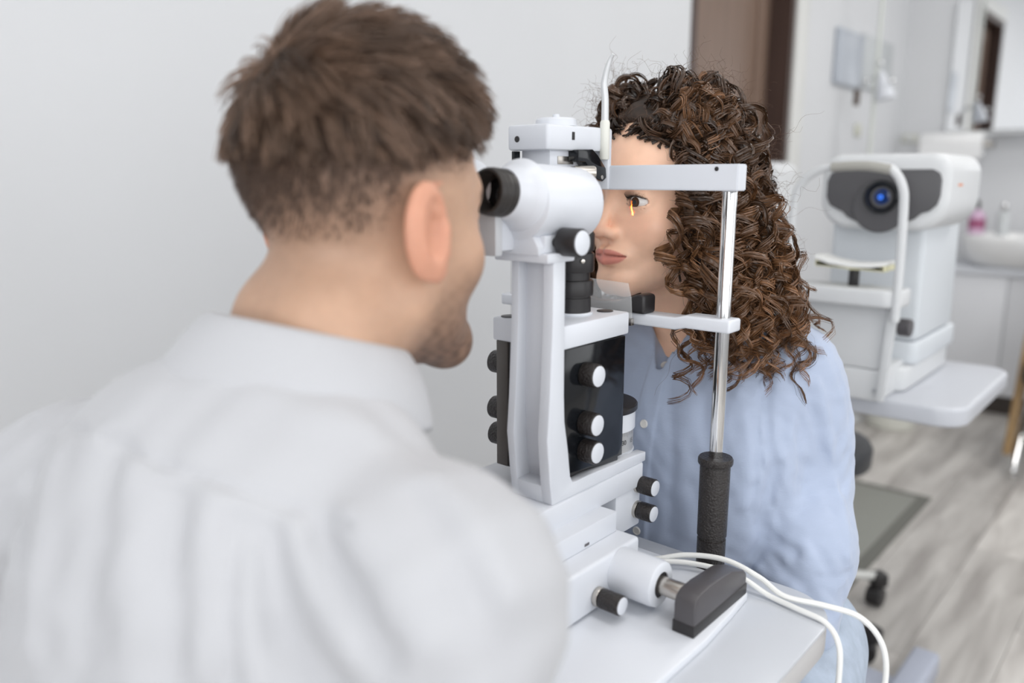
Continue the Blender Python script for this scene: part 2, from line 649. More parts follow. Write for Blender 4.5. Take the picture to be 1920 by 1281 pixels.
bm_box(bm, (XL, DY0 - 0.0, DZ), (XL + 0.018, DY1, DZ + 0.09), 0.003)
struct('trim_2', bm, M_casing, 'pale painted casing along the far side of the brown door')

# ceiling lamps
M_diff = mat('lamp_diffuser', (0.9, 0.9, 0.9), 0.6, emit=(1.0, 0.985, 0.96), estr=3.0)
LAMP_AT = ['above the slit lamp table', 'by the window beside the slit lamp', 'above the floor mat and rolling stool', 'by the added window of the right wall', 'nearest the washbasin and mirror', 'above the space behind the photographer']
for k, (lx, ly, lp) in enumerate(LAMPS):
    t = thing('ceiling_light', (lx, ly, CEIL), 'square white ceiling light panel ' + LAMP_AT[k], 'light', 'square ceiling light panels')
    bm = bmesh.new()
    for a in ((-.3, -.3, .3, -.28), (-.3, .28, .3, .3), (-.3, -.28, -.28, .28), (.28, -.28, .3, .28)):
        bm_box(bm, (lx + a[0], ly + a[1], CEIL - 0.04), (lx + a[2], ly + a[3], CEIL))
    obj('lamp_frame', bm, M_casing, t)
    obj('diffuser', box((lx - .28, ly - .28, CEIL - 0.03), (lx + .28, ly + .28, CEIL - 0.005)), M_diff, t)
# ------------------------------------------------------------------ instrument table with the slit lamp
TZ = 0.74
M_tabletop = mat('table_laminate', (0.52, 0.54, 0.58), 0.18, noise=0.01, nscale=5)
M_edge = mat('table_edge_band', (0.50, 0.49, 0.49), 0.35)
tb = thing('instrument_table', (-0.53, 0.52, 0), 'white instrument table with grey edge band carrying the slit lamp', 'table')
tx0, tx1, ty0, ty1 = -0.84, -0.224, 0.30, 0.755
top = round_rect(tx0, ty0, tx1, ty1, [0.05, 0.05, 0.055, 0.05], 10)
obj('table_top', prism(top, 'Z', TZ - 0.004, TZ, 0.0012), M_tabletop, tb)
obj('edge_band', prism(round_rect(tx0 + .0005, ty0 + .0005, tx1 - .0005, ty1 - .0005, [0.05, 0.05, 0.055, 0.05], 10), 'Z', TZ - 0.034, TZ - 0.0042, 0.006, 3), M_edge, tb)
obj('outlet_box', box((-0.30, 0.50, TZ - 0.065), (-0.212, 0.60, TZ - 0.036), 0.006), M_white, tb)
obj('table_column', box((-0.58, 0.58, 0.05), (-0.48, 0.66, TZ - 0.034), 0.01), M_lgrey, tb)
obj('table_foot', box((-0.565, 0.50, 0.0), (-0.495, 0.74, 0.05), 0.012), M_lgrey, tb)
obj('table_foot', box((-0.56, 0.585, 0.0), (-0.33, 0.655, 0.048), 0.012), M_lgrey, tb)

sl = thing('slit_lamp', (-0.5, 0.6, TZ), 'white slit lamp microscope with black knob panels and chrome chin rest posts', 'slit lamp')
# base plate on the table
bp = [(-0.84 + 0.06, 0.31), (-0.36, 0.31), (-0.292, 0.40), (-0.292, 0.60), (-0.296, 0.66), (-0.300, 0.70), (-0.309, 0.712), (-0.33, 0.716), (-0.42, 0.716), (-0.66, 0.716), (-0.74, 0.716), (-0.76, 0.70), (-0.77, 0.60)]
obj('base_plate', prism(bp, 'Z', TZ, TZ + 0.009, 0.002), M_white, sl)
P0 = TZ + 0.009
# sliding base box
SX = -0.392
obj('base_box', box((-0.64, 0.40, P0 + 0.002), (SX, 0.646, 0.80), 0.004, 3), M_white, sl)
obj('carriage_slide', box((-0.60, 0.42, 0.80), (-0.416, 0.640, 0.822), 0.0015), M_white, sl)
for yy in (0.50, 0.585):
    obj('scale_mark', box((-0.4161, yy, 0.803), (-0.4155, yy + 0.007, 0.8055)), M_dark, sl)
# joystick towards the examiner
js = obj('joystick', lathe((-0.47, 0.375, P0), (0, 0, 1), [(0.03, 0), (0.03, 0.012), (0.012, 0.02), (0.008, 0.06), (0.014, 0.075), (0.016, 0.11), (0.010, 0.125), (0.002, 0.128)], 24), M_black, sl)

def knob(name, base, axis, r, l, capcol=True, nut=False, mm=None):
    k = obj(name, cyl(base, axis, r, l, 0.0012, 40), mm or M_knurl, sl)
    d = Vector(axis).normalized()
    if capcol:
        obj('cap', cyl(Vector(base) + d * (l - 0.0004), d, r * 0.86, 0.0012, 0.0003, 40), M_white, k)
    if nut:
        obj('nut', cyl(Vector(base) - d * 0.006, d, r * 1.0, 0.0055, 0.001, 6 if nut == 6 else 24), M_steel, k)
    return k
AX = (1, 0, 0)
# lock knob, hand-wheel drum, axle and wheel cover of the base
knob('lock_knob', (SX + 0.0065, 0.572, 0.766), AX, 0.0095, 0.022, True, 24)
dr = obj('axle_drum', lathe((SX, 0.612, 0.777), AX, [(0.0, 0), (0.0225, 0), (0.0225, 0.040), (0.0215, 0.0445), (0.019, 0.046), (0.0125, 0.046), (0.0125, 0.040), (0, 0.040)], 48, False), M_white, sl)
obj('bush', lathe((SX + 0.0405, 0.612, 0.777), AX, [(0.0124, 0), (0.0124, 0.004), (0.0085, 0.0045)], 32, False), M_black, sl)
obj('axle', cyl((SX + 0.035, 0.612, 0.777), AX, 0.0088, 0.04, 0.0005, 32), M_steel, sl)
wc = [(0.592, 0.7495), (0.698, 0.7495), (0.698, 0.770), (0.692, 0.776), (0.665, 0.7855), (0.620, 0.7885), (0.602, 0.7875), (0.594, 0.783), (0.592, 0.776)]
c = obj('wheel_cover', prism(wc, 'X', -0.322, -0.301, 0.002, 2), M_dark, sl)
obj('cover_skirt', box((-0.3225, 0.5915, P0), (-0.3005, 0.6985, 0.7605), 0.0008), M_black, c)
obj('wheel_cover', prism([(y, z) for y, z in wc], 'X', -0.72, -0.692, 0.002, 2), M_dark, sl)
obj('axle', cyl((-0.64, 0.612, 0.777), (-1, 0, 0), 0.0088, 0.06, 0.0005, 32), M_steel, sl)

# rotating carriage: L shaped arm (foot + curved column) seen on the examiner's side
AX0, AX1 = -0.488, -0.438
foot = [(0.550, 0.822), (0.728, 0.822), (0.728, 0.838), (0.60, 0.838), (0.55, 0.838)]
obj('carriage_block', prism([(-0.415 - 0.12, 0.50), (-0.44, 0.50), (-0.436, 0.52), (-0.436, 0.72), (-0.45, 0.735), (-0.50, 0.742), (-0.56, 0.735), (-0.56, 0.50)], 'Z', 0.8205, 0.846, 0.002), M_white, sl)
sp = [(-0.4405, 0.675), (-0.4405, 0.722), (-0.448, 0.733), (-0.466, 0.738), (-0.49, 0.738), (-0.49, 0.675)]
obj('knob_housing', prism(sp, 'Z', 0.773, 0.8203, 0.0015), M_white, sl)
knob('focus_knob', (-0.4405 + 0.004, 0.718, 0.8215), AX, 0.0098, 0.0175, True, 24)
knob('focus_knob', (-0.4405 + 0.0045, 0.716, 0.7925), AX, 0.0098, 0.0175, True, 24)

# column outline in (y,z): bulges towards the examiner half way down, foot runs under the tower
colp = [(0.5605, 1.079), (0.560, 1.02), (0.5565, 0.95), (0.5535, 0.912), (0.558, 0.870), (0.562, 0.846), (0.728, 0.846), (0.728, 0.8565),
        (0.70, 0.8585), (0.66, 0.8590), (0.62, 0.8605), (0.600, 0.8600), (0.594, 0.8610), (0.590, 0.868), (0.586, 0.895), (0.580, 0.925), (0.5785, 0.95), (0.578, 1.02), (0.578, 1.079)]
arm = obj('column_arm', prism(colp, 'X', AX1 - 0.012, AX1, 0.0012), M_white, sl)
armb = [(y, z) for y, z in colp]
obj('column_arm', prism(armb, 'X', AX0, AX0 + 0.009, 0.0012), M_white, sl)
# channel back wall and rims between the two cheeks
bk = [(0.572, 1.079), (0.577, 1.079), (0.577, 0.95), (0.579, 0.925), (0.585, 0.895), (0.589, 0.862), (0.578, 0.862), (0.573, 0.90), (0.5705, 0.95)]
obj('column_web', prism(bk, 'X', AX0 + 0.008, AX1 - 0.011, 0.0006), M_white, sl)
obj('column_sill', prism([(0.562, 0.846), (0.59, 0.846), (0.59, 0.866), (0.559, 0.864)], 'X', AX0 + 0.0085, AX1 - 0.0115, 0.001), M_white, sl)

# tower with black control panels
TX0, TX1, TY0, TY1 = -0.5255, -0.443, 0.583, 0.690
obj('tower_cap', prism([(TX0, TY0 - 0.008), (TX1 + 0.003, TY0 - 0.008), (TX1 + 0.003, TY1), (TX0, TY1)], 'Z', 0.9935, 1.0165, 0.0022), M_white, sl)
obj('tower_core', box((TX0 + 0.004, TY0, 0.862), (TX1 - 0.004, TY1 - 0.004, 0.993)), M_black, sl)
pan = [(0.5785, 0.9925), (0.688, 0.9915), (0.688, 0.8625), (0.680, 0.8625), (0.680, 0.8585), (0.596, 0.8675), (0.588, 0.868)]
p1 = obj('control_panel', prism(pan, 'X', TX1 - 0.005, TX1, 0.0006), M_gloss, sl)
p2 = obj('control_panel', box((TX0 - 0.001, 0.5815, 0.862), (TX0 + 0.014, 0.690, 0.9925), 0.001), mat('bronze_grey_panel', (0.085, 0.075, 0.068), 0.4), sl)
for yy, zz in ((0.6215, 0.963), (0.621, 0.914), (0.622, 0.8855)):
    knob('control_knob', (TX1, yy - 0.004, zz + 0.001), AX, 0.0118, 0.0165, True)
    knob('control_knob', (TX0 - 0.001, yy - 0.02, zz + 0.001), (-1, 0, 0), 0.0118, 0.021, True)
for (a, b) in ((TX1 - 0.018, TY1 - 0.014), (TX0 + 0.012, TY0 + 0.004)):
    obj('cover_plug', cyl((a, b, 1.0162), (0, 0, 1), 0.0085, 0.0012, 0.0003, 24), M_black, sl)
obj('fuse_cap', lathe((TX0 + 0.014, TY0 + 0.022, 1.0165), (0, 0, 1), cylp(0.011, 0.019, 0.003), 24), M_white, sl)

# black lens turret standing on the tower cap
lc = (-0.478, 0.643)
prof = [(0.0185, 0.0), (0.0185, 0.017), (0.0180, 0.0175), (0.0180, 0.019), (0.0205, 0.0195), (0.0208, 0.021), (0.0208, 0.033), (0.0200, 0.0345), (0.0172, 0.035), (0.0172, 0.0425),
        (0.0205, 0.043), (0.0212, 0.045), (0.0212, 0.060), (0.0205, 0.0615), (0.0190, 0.062), (0.0190, 0.0635), (0.0210, 0.064), (0.0212, 0.066), (0.0212, 0.080), (0.0195, 0.083), (0.012, 0.083)]
obj('lens_turret', lathe((lc[0], lc[1], 1.0165), (0, 0, 1), prof, 48), M_black, sl)
obj('turret_collar', lathe((lc[0], lc[1], 1.0162), (0, 0, 1), cylp(0.0205, 0.003, 0.001), 48), M_white, sl)
obj('turret_screw', cyl((lc[0] + 0.0185, lc[1] - 0.010, 1.0165 + 0.055), (0.8, -0.6, 0), 0.0022, 0.003, 0.0003, 12), M_steel, sl)

# graduated drum behind the tower
dc = (-0.4875, 0.706)
obj('lamp_drum', lathe((dc[0], dc[1], 0.846), (0, 0, 1), [(0.0385, 0), (0.0385, 0.011), (0.0405, 0.0115), (0.0405, 0.012), (0.0385, 0.0125), (0.0385, 0.0365), (0.041, 0.037), (0.041, 0.0565), (0.036, 0.057)], 64), M_white, sl)
obj('scale_ring', lathe((dc[0], dc[1], 0.8595), (0, 0, 1), [(0.0392, 0), (0.0392, 0.0228)], 96, False), mat('scale_ring_aluminium', (0.55, 0.55, 0.55), 0.45, metal=0.6), sl)
bm = bmesh.new()
for i in range(90):
    a = 2 * PI * i / 90
    d = Vector((math.cos(a), math.sin(a), 0))
    tdir = Vector((-d.y, d.x, 0))
    l = 0.0042 if i % 5 else 0.006
    q = [Vector((dc[0], dc[1], 0.8822 - l)) + d * 0.03935 + tdir * s * 0.00012 + Vector((0, 0, zz)) for s, zz in ((-1, 0), (1, 0), (1, l), (-1, l))]
    bm.faces.new([bm.verts.new(v) for v in q])
o = obj('scale_graduation', bm, M_black, sl)
o['kind'] = 'stuff'
def text_mesh(name, s, size, origin, xdir, m, parent, up=(0, 0, 1)):
    cu = bpy.data.curves.new(name, 'FONT')
    cu.body = s
    cu.size = size
    cu.align_x = 'CENTER'
    to = bpy.data.objects.new(name, cu)
    COL.objects.link(to)
    dg = bpy.context.evaluated_depsgraph_get()
    me = bpy.data.meshes.new_from_object(to.evaluated_get(dg))
    bpy.data.objects.remove(to)
    x = Vector(xdir).normalized()
    y = Vector(up)
    n = x.cross(y)
    me.transform(Matrix(((x.x, y.x, n.x, origin[0]), (x.y, y.y, n.y, origin[1]), (x.z, y.z, n.z, origin[2]), (0, 0, 0, 1))))
    return put(name, me, m, parent, 180, False)
for s, ang in (('30', -9), ('15', 12), ('0', 29), ('15', 46)):
    a = R(ang)
    d = Vector((math.cos(a), math.sin(a), 0))
    text_mesh('scale_numeral', s, 0.0075, (dc[0] + d.x * 0.0396, dc[1] + d.y * 0.0396, 0.8685), (-d.y, d.x, 0), M_black, sl)
obj('drum_cover', lathe((dc[0], dc[1], 0.9031), (0, 0, 1), [(0.0425, 0), (0.0432, 0.001), (0.0432, 0.006), (0.0420, 0.0075), (0.03, 0.008)], 64), M_black, sl)

# bracket carrying the microscope
obj('microscope_bracket', box((-0.500, 0.550, 1.0765), (-0.4365, 0.590, 1.085), 0.0015), M_white, sl)
obj('bracket_block', box((-0.475, 0.556, 1.085), (-0.4445, 0.574, 1.1005), 0.0012), M_white, sl)
obj('bracket_screw', cyl((-0.455, 0.5565, 1.0925), (0, -1, 0), 0.0022, 0.0012, 0.0003, 16), mat('brass_screw', (0.4, 0.25, 0.12), 0.3, metal=1.0), sl)
obj('knob_shaft', cyl((-0.446, 0.570, 1.094), AX, 0.004, 0.016, 0.0003, 16), M_black, sl)
knob('angle_knob', (-0.440, 0.575, 1.0945), AX, 0.0128, 0.022, True, False, M_black)
# microscope: housing, body, conical binocular part, two eyepieces with rubber cups
MC = Vector((-0.492, 0.575, 1.1235))
FY = Vector((0, 1, 0))
tl = Vector((0.0, 1.0, -0.05)).normalized()
body = bmesh.new()
bm_lathe(body, (-0.4685, 0.5455, 1.1300), tl, [(0.012, 0), (0.0265, 0.0005), (0.0335, 0.004), (0.0348, 0.010), (0.0348, 0.082), (0.034, 0.0855), (0.028, 0.0862), (0.027, 0.084), (0.0, 0.084)], 64, False)
mb = obj('microscope_body', body, M_white, sl)
obj('objective_lens', lathe((-0.4685, 0.5455, 1.1300), tl, [(0.0268, 0.0845), (0.015, 0.0852), (0.0, 0.0855)], 48, False), M_gloss, mb)
obj('body_saddle', prism([(-0.510, 1.083), (-0.4455, 1.083), (-0.4455, 1.090), (-0.452, 1.100), (-0.50, 1.100), (-0.510, 1.09)], 'Y', 0.548, 0.606, 0.0012), M_white, sl)
obj('binocular_housing', prism([(0.520, 1.086), (0.556, 1.086), (0.556, 1.150), (0.546, 1.155), (0.532, 1.155), (0.522, 1.150), (0.520, 1.14)], 'X', -0.556, -0.474, 0.004), M_white, sl)
obj('housing_plate', box((-0.580, 0.5165, 1.0835), (-0.468, 0.526, 1.1235), 0.0012), M_lgrey, sl)
for ex in (-0.4685, -0.5305):
    t2 = Vector((0.0, -1.0, 0.10)).normalized()
    b0 = Vector((ex, 0.549, 1.1355))
    obj('eyepiece_tube', lathe(b0, t2, [(0.0325, 0), (0.0318, 0.003), (0.0270, 0.008), (0.0235, 0.014), (0.0222, 0.022), (0.0214, 0.0235), (0.010, 0.024)], 48), M_white, sl)
    e = obj('eyecup', lathe(b0 + t2 * 0.022, t2, [(0.0195, 0), (0.0207, 0.001), (0.0207, 0.006), (0.0198, 0.0065), (0.0207, 0.0075), (0.0207, 0.013), (0.0200, 0.0142), (0.0207, 0.0155), (0.0200, 0.0205), (0.0192, 0.022), (0.0172, 0.0225), (0.0165, 0.020), (0.013, 0.006), (0.0, 0.006)], 48, False), mat('black_rubber', (0.03, 0.026, 0.024), 0.42), sl)
    obj('eyepiece_lens', lathe(b0 + t2 * 0.0285, t2, [(0.0128, 0), (0.0, 0.0012)], 32, False), M_gloss, e)

# illumination head and fixation arm above the microscope
obj('light_arm', prism(round_rect(-0.5535, 0.629, -0.5265 + 0.026, 0.742, 0.004), 'Z', 1.178, 1.203, 0.003), M_white, sl)
obj('arm_dome', lathe((-0.524, 0.672, 1.2028), (0, 0, 1), [(0.022, 0), (0.021, 0.006), (0.019, 0.008), (0.004, 0.0085), (0.0035, 0.012), (0.0, 0.0125)], 40), M_white, sl)
obj('arm_screw', cyl((-0.540, 0.6305, 1.189), (0, -1, 0), 0.0032, 0.002, 0.0003, 16), M_black, sl)
obj('arm_slot', box((-0.5006, 0.668, 1.1885), (-0.4996, 0.672, 1.1965), 0.0004), M_black, sl)
obj('mirror_box', box((-0.545, 0.642, 1.160), (-0.508, 0.690, 1.1785), 0.0012), M_white, sl)
obj('filter_window', box((-0.5084, 0.654, 1.1645), (-0.5072, 0.680, 1.1725), 0.0004), M_steel, sl)
obj('filter_stop', box((-0.550, 0.632, 1.161), (-0.546, 0.641, 1.1775), 0.0005), M_gloss, sl)
obj('prism_housing', box((-0.548, 0.634, 1.146), (-0.498, 0.676, 1.1605), 0.0012), M_lgrey, sl)
obj('prism_lever', lathe((-0.4985, 0.664, 1.1560), (0.62, 0.78, 0), [(0.0062, 0), (0.0062, 0.004), (0.0070, 0.0045), (0.0070, 0.024), (0.0064, 0.0255), (0.003, 0.026)], 32), M_steel, sl)
br = [(0.672, 1.179), (0.698, 1.180), (0.708, 1.174), (0.7225, 1.161), (0.724, 1.151), (0.717, 1.147), (0.703, 1.150), (0.693, 1.160), (0.685, 1.167), (0.672, 1.167)]
mb_ = obj('mirror_bracket', prism(br, 'X', -0.508, -0.4955, 0.001), M_gloss, sl)
obj('bracket_pin', cyl((-0.4957, 0.715, 1.1515), AX, 0.0022, 0.001, 0.0002, 16), M_steel, mb_)

# chin rest: posts, grips, forehead band, chin bar, chin cup with paper guard
HY = 0.742
for px_, cx in ((-0.362, 1), (-0.638, -1)):
    po = obj('chin_post', cyl((px_, HY, 0.84), (0, 0, 1), 0.0072, 0.305, 0.0006, 32), M_chrome, sl)
    g = lathe((px_, HY, TZ + 0.009), (0, 0, 1), [(0.0150, -0.009), (0.0150, 0.024), (0.0140, 0.0245), (0.0140, 0.028), (0.0155, 0.0285), (0.0158, 0.106), (0.0150, 0.1075), (0.0176, 0.108), (0.0182, 0.1095), (0.0182, 0.1135), (0.0170, 0.1155), (0.008, 0.1155)], 40)
    obj('post_grip', g, M_knurl, sl)
# forehead band: curved strip between the post heads, vertical bracket in the middle
def strip(path, z0, z1, th):
    bm = bmesh.new()
    P = np.array(path)
    T = np.gradient(P, axis=0)
    N = np.stack([-T[:, 1], T[:, 0]], 1)
    N /= np.linalg.norm(N, axis=1, keepdims=True)
    rows = []
    for p, n in zip(P, N):
        a, b = p - n * th / 2, p + n * th / 2
        rows.append([bm.verts.new((*a, z0)), bm.verts.new((*b, z0)), bm.verts.new((*b, z1)), bm.verts.new((*a, z1))])
    for r0, r1 in zip(rows[:-1], rows[1:]):
        for i in range(4):
            bm.faces.new((r0[i], r0[(i + 1) % 4], r1[(i + 1) % 4], r1[i]))
    bm.faces.new(rows[0][::-1])
    bm.faces.new(rows[-1])
    bmesh.ops.recalc_face_normals(bm, faces=bm.faces[:])
    es = [e for e in bm.edges if len(e.link_faces) == 2 and e.calc_face_angle(0) > R(50)]
    bmesh.ops.bevel(bm, geom=es, offset=0.001, segments=2, affect='EDGES')
    return bm
fb = strip([(-0.3495, HY - 0.001), (-0.44, HY - 0.001), (-0.49, HY), (-0.531, HY + 0.0), (-0.58, HY), (-0.652, HY - 0.001)], 1.1385, 1.164, 0.019)
fbo = obj('forehead_band', fb, M_white, sl)
obj('band_screw', cyl((-0.372, HY - 0.0103, 1.1595), (0, -1, 0), 0.0022, 0.0008, 0.0002, 16), M_black, fbo)
obj('fixation_bracket', prism([(-0.514, HY - 0.017), (-0.498, HY - 0.0125), (-0.498, HY - 0.006), (-0.535, HY - 0.006), (-0.535, HY - 0.017)], 'Z', 1.139, 1.200, 0.001), M_white, sl)
fx = Vector((-0.4985, HY - 0.019, 1.170))
obj('fixation_socket', lathe(fx, (0, 0, 1), [(0.0045, 0), (0.0052, 0.001), (0.0052, 0.038), (0.0045, 0.040), (0.003, 0.041)], 24), M_cream, sl)
obj('fixation_tube', tube([fx + Vector(q) for q in ((0, 0, 0.038), (-0.0005, 0, 0.062), (-0.002, 0, 0.074), (-0.0015, 0, 0.082), (0.0015, 0, 0.093), (0.005, 0, 0.1015), (0.0085, 0, 0.106))], [0.0040, 0.0038, 0.0036, 0.0034, 0.003, 0.0022, 0.0017], 14), mat('silver_sleeve', (0.62, 0.63, 0.64), 0.4, metal=0.3), sl)
# chin bar: straight, stepping up towards the post clamp
cb = [(-0.3485, 1.012), (-0.3485, 0.9985), (-0.398, 0.9985), (-0.41, 0.9955), (-0.59, 0.9955), (-0.602, 0.9985), (-0.652, 0.9985), (-0.652, 1.012), (-0.602, 1.012), (-0.59, 1.0085), (-0.41, 1.0085), (-0.398, 1.012)]
obj('chin_bar', prism(cb, 'Y', HY - 0.013, HY + 0.013, 0.0025, 3), M_white, sl)
obj('chin_cup', prism([(-0.58, 1.0085), (-0.444, 1.0085), (-0.444, 1.028), (-0.452, 1.030), (-0.48, 1.019), (-0.52, 1.0165), (-0.56, 1.019), (-0.572, 1.030), (-0.58, 1.028)], 'Y', 0.724, 0.748, 0.003, 3), M_black, sl)
gl = mat('clear_acrylic_guard', (0.93, 0.93, 0.93), 0.12, trans=0.0, alpha=0.22)
obj('breath_guard', prism([(-0.58, 1.000), (-0.4540, 1.000), (-0.4560, 1.026), (-0.4605, 1.0415), (-0.58, 1.0455)], 'Y', 0.7165, 0.7183, 0.0004), gl, sl)
obj('guard_clip', box((-0.4595, 0.715, 0.9965), (-0.4535, 0.7205, 1.004), 0.0006), M_steel, sl)

# cables
def zc(p):
    return p
M_cable = mat('white_cable', (0.80, 0.80, 0.78), 0.35)
ca = thing('power_cable', (-0.35, 0.72, TZ), 'white cable arching from the slit lamp over the table corner, outer one', 'cable')
obj('cord', tube([(-0.43, 0.672, TZ + 0.0125), (-0.40, 0.690, TZ + 0.016), (-0.372, 0.709, TZ + 0.0225), (-0.335, 0.722, TZ + 0.024), (-0.300, 0.727, TZ + 0.0145), (-0.272, 0.722, TZ + 0.0065), (-0.236, 0.732, TZ + 0.0055), (-0.205, 0.742, TZ + 0.000), (-0.184, 0.745, TZ - 0.022), (-0.178, 0.742, TZ - 0.06), (-0.186, 0.735, TZ - 0.12), (-0.20, 0.72, TZ - 0.3), (-0.22, 0.70, 0.05), (-0.3, 0.6, 0.004)], 0.0028, 10, 8), M_cable, ca)
ca = thing('lamp_cable', (-0.28, 0.72, TZ), 'white cable turning down over the table corner, inner one', 'cable')
obj('cord', tube([(-0.425, 0.662, TZ + 0.0125), (-0.39, 0.6875, TZ + 0.0175), (-0.36, 0.7045, TZ + 0.018), (-0.32, 0.716, TZ + 0.015), (-0.285, 0.7165, TZ + 0.0045), (-0.255, 0.7115, TZ + 0.0040), (-0.226, 0.708, TZ + 0.0018), (-0.211, 0.703, TZ - 0.012), (-0.207, 0.699, TZ - 0.04), (-0.208, 0.697, TZ - 0.08), (-0.212, 0.69, TZ - 0.3), (-0.24, 0.66, 0.05), (-0.3, 0.56, 0.004)], 0.0027, 10, 8), M_cable, ca)
# ------------------------------------------------------------------ people
def head_sdf(q, male):
    """head in its own frame: x right, y forward, z up, eye level z=0"""
    ax = np.abs(q[:, 0])
    m = np.stack([ax, q[:, 1], q[:, 2]], 1)
    if male:
        d = s_ell(q, (0, -.006, .040), (.076, .089, .086))
        d = smin(d, s_ell(q, (0, .022, -.030), (.063, .068, .085)), .03)
        d = smin(d, s_cap(m, (.050, -.004, -.060), (.018, .066, -.098), .020, .019), .025)
        d = smin(d, s_cap(m, (0, .072, -.100), (.013, .072, -.100), .0185), .016)
        d = smin(d, s_cap(m, (.0, .080, .020), (.036, .066, .022), .0125), .014)
    else:
        d = s_ell(q, (0, -.012, .036), (.072, .092, .084))
        d = smin(d, s_ell(q, (0, .022, -.030), (.0585, .0655, .078)), .03)
        d = smin(d, s_cap(m, (.047, -.004, -.052), (.012, .064, -.092), .019, .0165), .024)
        d = smin(d, s_cap(m, (0, .0705, -.0925), (.007, .0705, -.0925), .0155), .014)
        d = smin(d, s_cap(m, (.0, .0755, .020), (.034, .063, .021), .011), .016)
    d = smin(d, s_sph(m, (.041, .048, -.030), .024), .02)                 # cheek
    d = smax(d, -s_ell(m, (.0325, .0945, -.001), (.0185, .018, .0125)), .012)   # socket
    # eyelids over the ball
    e = np.array((.0315, .0690, -.001))
    lid = s_sph(m, e, .0140)
    g = m - e
    up = g[:, 2] - (.0060 - 22 * (g[:, 0] - .001) ** 2)
    lo = -(g[:, 2] - (-.0046 + 16 * (g[:, 0] - .001) ** 2))
    slit = np.maximum(np.maximum(up, lo), -(g[:, 1] - .001))
    lid = smax(lid, -slit, .0012)
    d = smin(d, lid, .0055)
    d = smax(d, -np.maximum(s_sph(m, e, .0122), -(g[:, 1] + .0)), .0006)
    # nose
    nz = s_cap(q, (0, .0805, .010), (0, .1005, -.0295), .0060, .0072)
    nz = smin(nz, s_sph(q, (0, .1045, -.0335), .0084), .007)
    nz = smin(nz, s_ell(m, (.0108, .0908, -.0380), (.0062, .0100, .0064)), .008)
    d = smin(d, nz, .0085)
    d = smax(d, -s_ell(m, (.0058, .0958, -.0458), (.0030, .0052, .0030)), .002)
    # lips
    mu = s_cap(m, (.0045, .0910, -.0577), (.0225, .0795, -.0626), .0056, .0030)
    ml = s_cap(m, (.0, .0895, -.0693), (.0205, .0790, -.0650), .0072, .0032)
    d = smin(d, s_ell(q, (0, .072, -.062), (.028, .018, .018)), .012)
    d = smin(d, mu, .0045)
    d = smin(d, ml, .0045)
    line = s_cap(m, (0, .0975, -.0632), (.0245, .0815, -.0630), .0010)
    d = smax(d, -line, .0025)
    d = d + .0009 * gauss(q, (0, .094, -.0495), (.0035, .02, .006))        # philtrum
    d = d + .0022 * gauss(m, (.0, .085, -.079), (.017, .03, .006))         # under the lip
    # ear
    r = m - np.array((.078 if male else .073, -.012, -.008))
    c, s = math.cos(.04), math.sin(.04)
    er = np.stack([r[:, 0] * c + r[:, 1] * s, -r[:, 0] * s + r[:, 1] * c, r[:, 2] + .12 * r[:, 1]], 1)
    sc = 1.0 if male else .88
    ear = s_ell(er, (.005, -.005, 0), (.0080 * sc, .0195 * sc, .0335 * sc))
    ear = smin(ear, s_ell(er, (.003, .006, -.023 * sc), (.006, .010, .011)), .006)
    ear = smax(ear, -s_ell(er, (.0150, .000, .003), (.0115, .0130 * sc, .0235 * sc)), .0025)
    ear = smin(ear, s_cap(er, (.004, .0125, .004), (.005, .0115, -.012), .0040), .005)
    ear = smin(ear, s_cap(er, (.0050, -.006, .016), (.0060, -.010, -.010), .0030), .004)
    ear = smin(ear, s_cap(er, (.0040, .004, .014), (.0050, -.006, .016), .0024), .004)
    d = smin(d, ear, .004)
    return d

M_skin1 = mat('examiner_skin', (0.7, 0.45, 0.33), 0.48, attr='tint', noise=0.04, nscale=90, bump=0.08, bscale=900, sss=0.12)
M_skin2 = mat('patient_skin', (0.6, 0.36, 0.24), 0.42, attr='tint', noise=0.04, nscale=70, bump=0.05, bscale=1100, sss=0.12)

def hand(p, wrist, fwd, side, up, s=1.0, curl=0.6):
    """palm and five bent fingers; fwd along the fingers, side towards the thumb"""
    w_, f, t, u = (np.array(k, float) for k in (wrist, fwd, side, up))
    f /= np.linalg.norm(f)
    u -= f * (u @ f)
    u /= np.linalg.norm(u)
    t = t - f * (t @ f) - u * (t @ u)
    t /= np.linalg.norm(t)
    d = s_cap(p, w_, w_ + f * .03, .024 * s, .026 * s)
    for i, (o, l) in enumerate(((.026, .072), (.009, .080), (-.009, .075), (-.025, .060))):
        b = w_ + f * .085 * s + t * o * s
        d = smin(d, s_cap(p, w_ + f * .03 + t * o * .7 * s, b, .014 * s, .0095 * s), .012)
        P = [b]
        a = 0.15
        for k in (.45, .32, .23):
            a += curl * .55
            P.append(P[-1] + (f * math.cos(a) - u * math.sin(a)) * l * k * s)
        d = smin(d, s_chain(p, P, [.0092 * s, .0085 * s, .0078 * s, .0068 * s], .004), .003)
    b = w_ + f * .025 * s + t * .024 * s
    P = [b, b + (f * .6 + t * .75 - u * .2) * .034 * s, b + (f * 1.5 + t * .95 - u * .5) * .036 * s, b + (f * 2.3 + t * .85 - u * .9) * .036 * s]
    d = smin(d, s_chain(p, P, [.014 * s, .0105 * s, .0095 * s, .0078 * s], .006), .008)
    return d

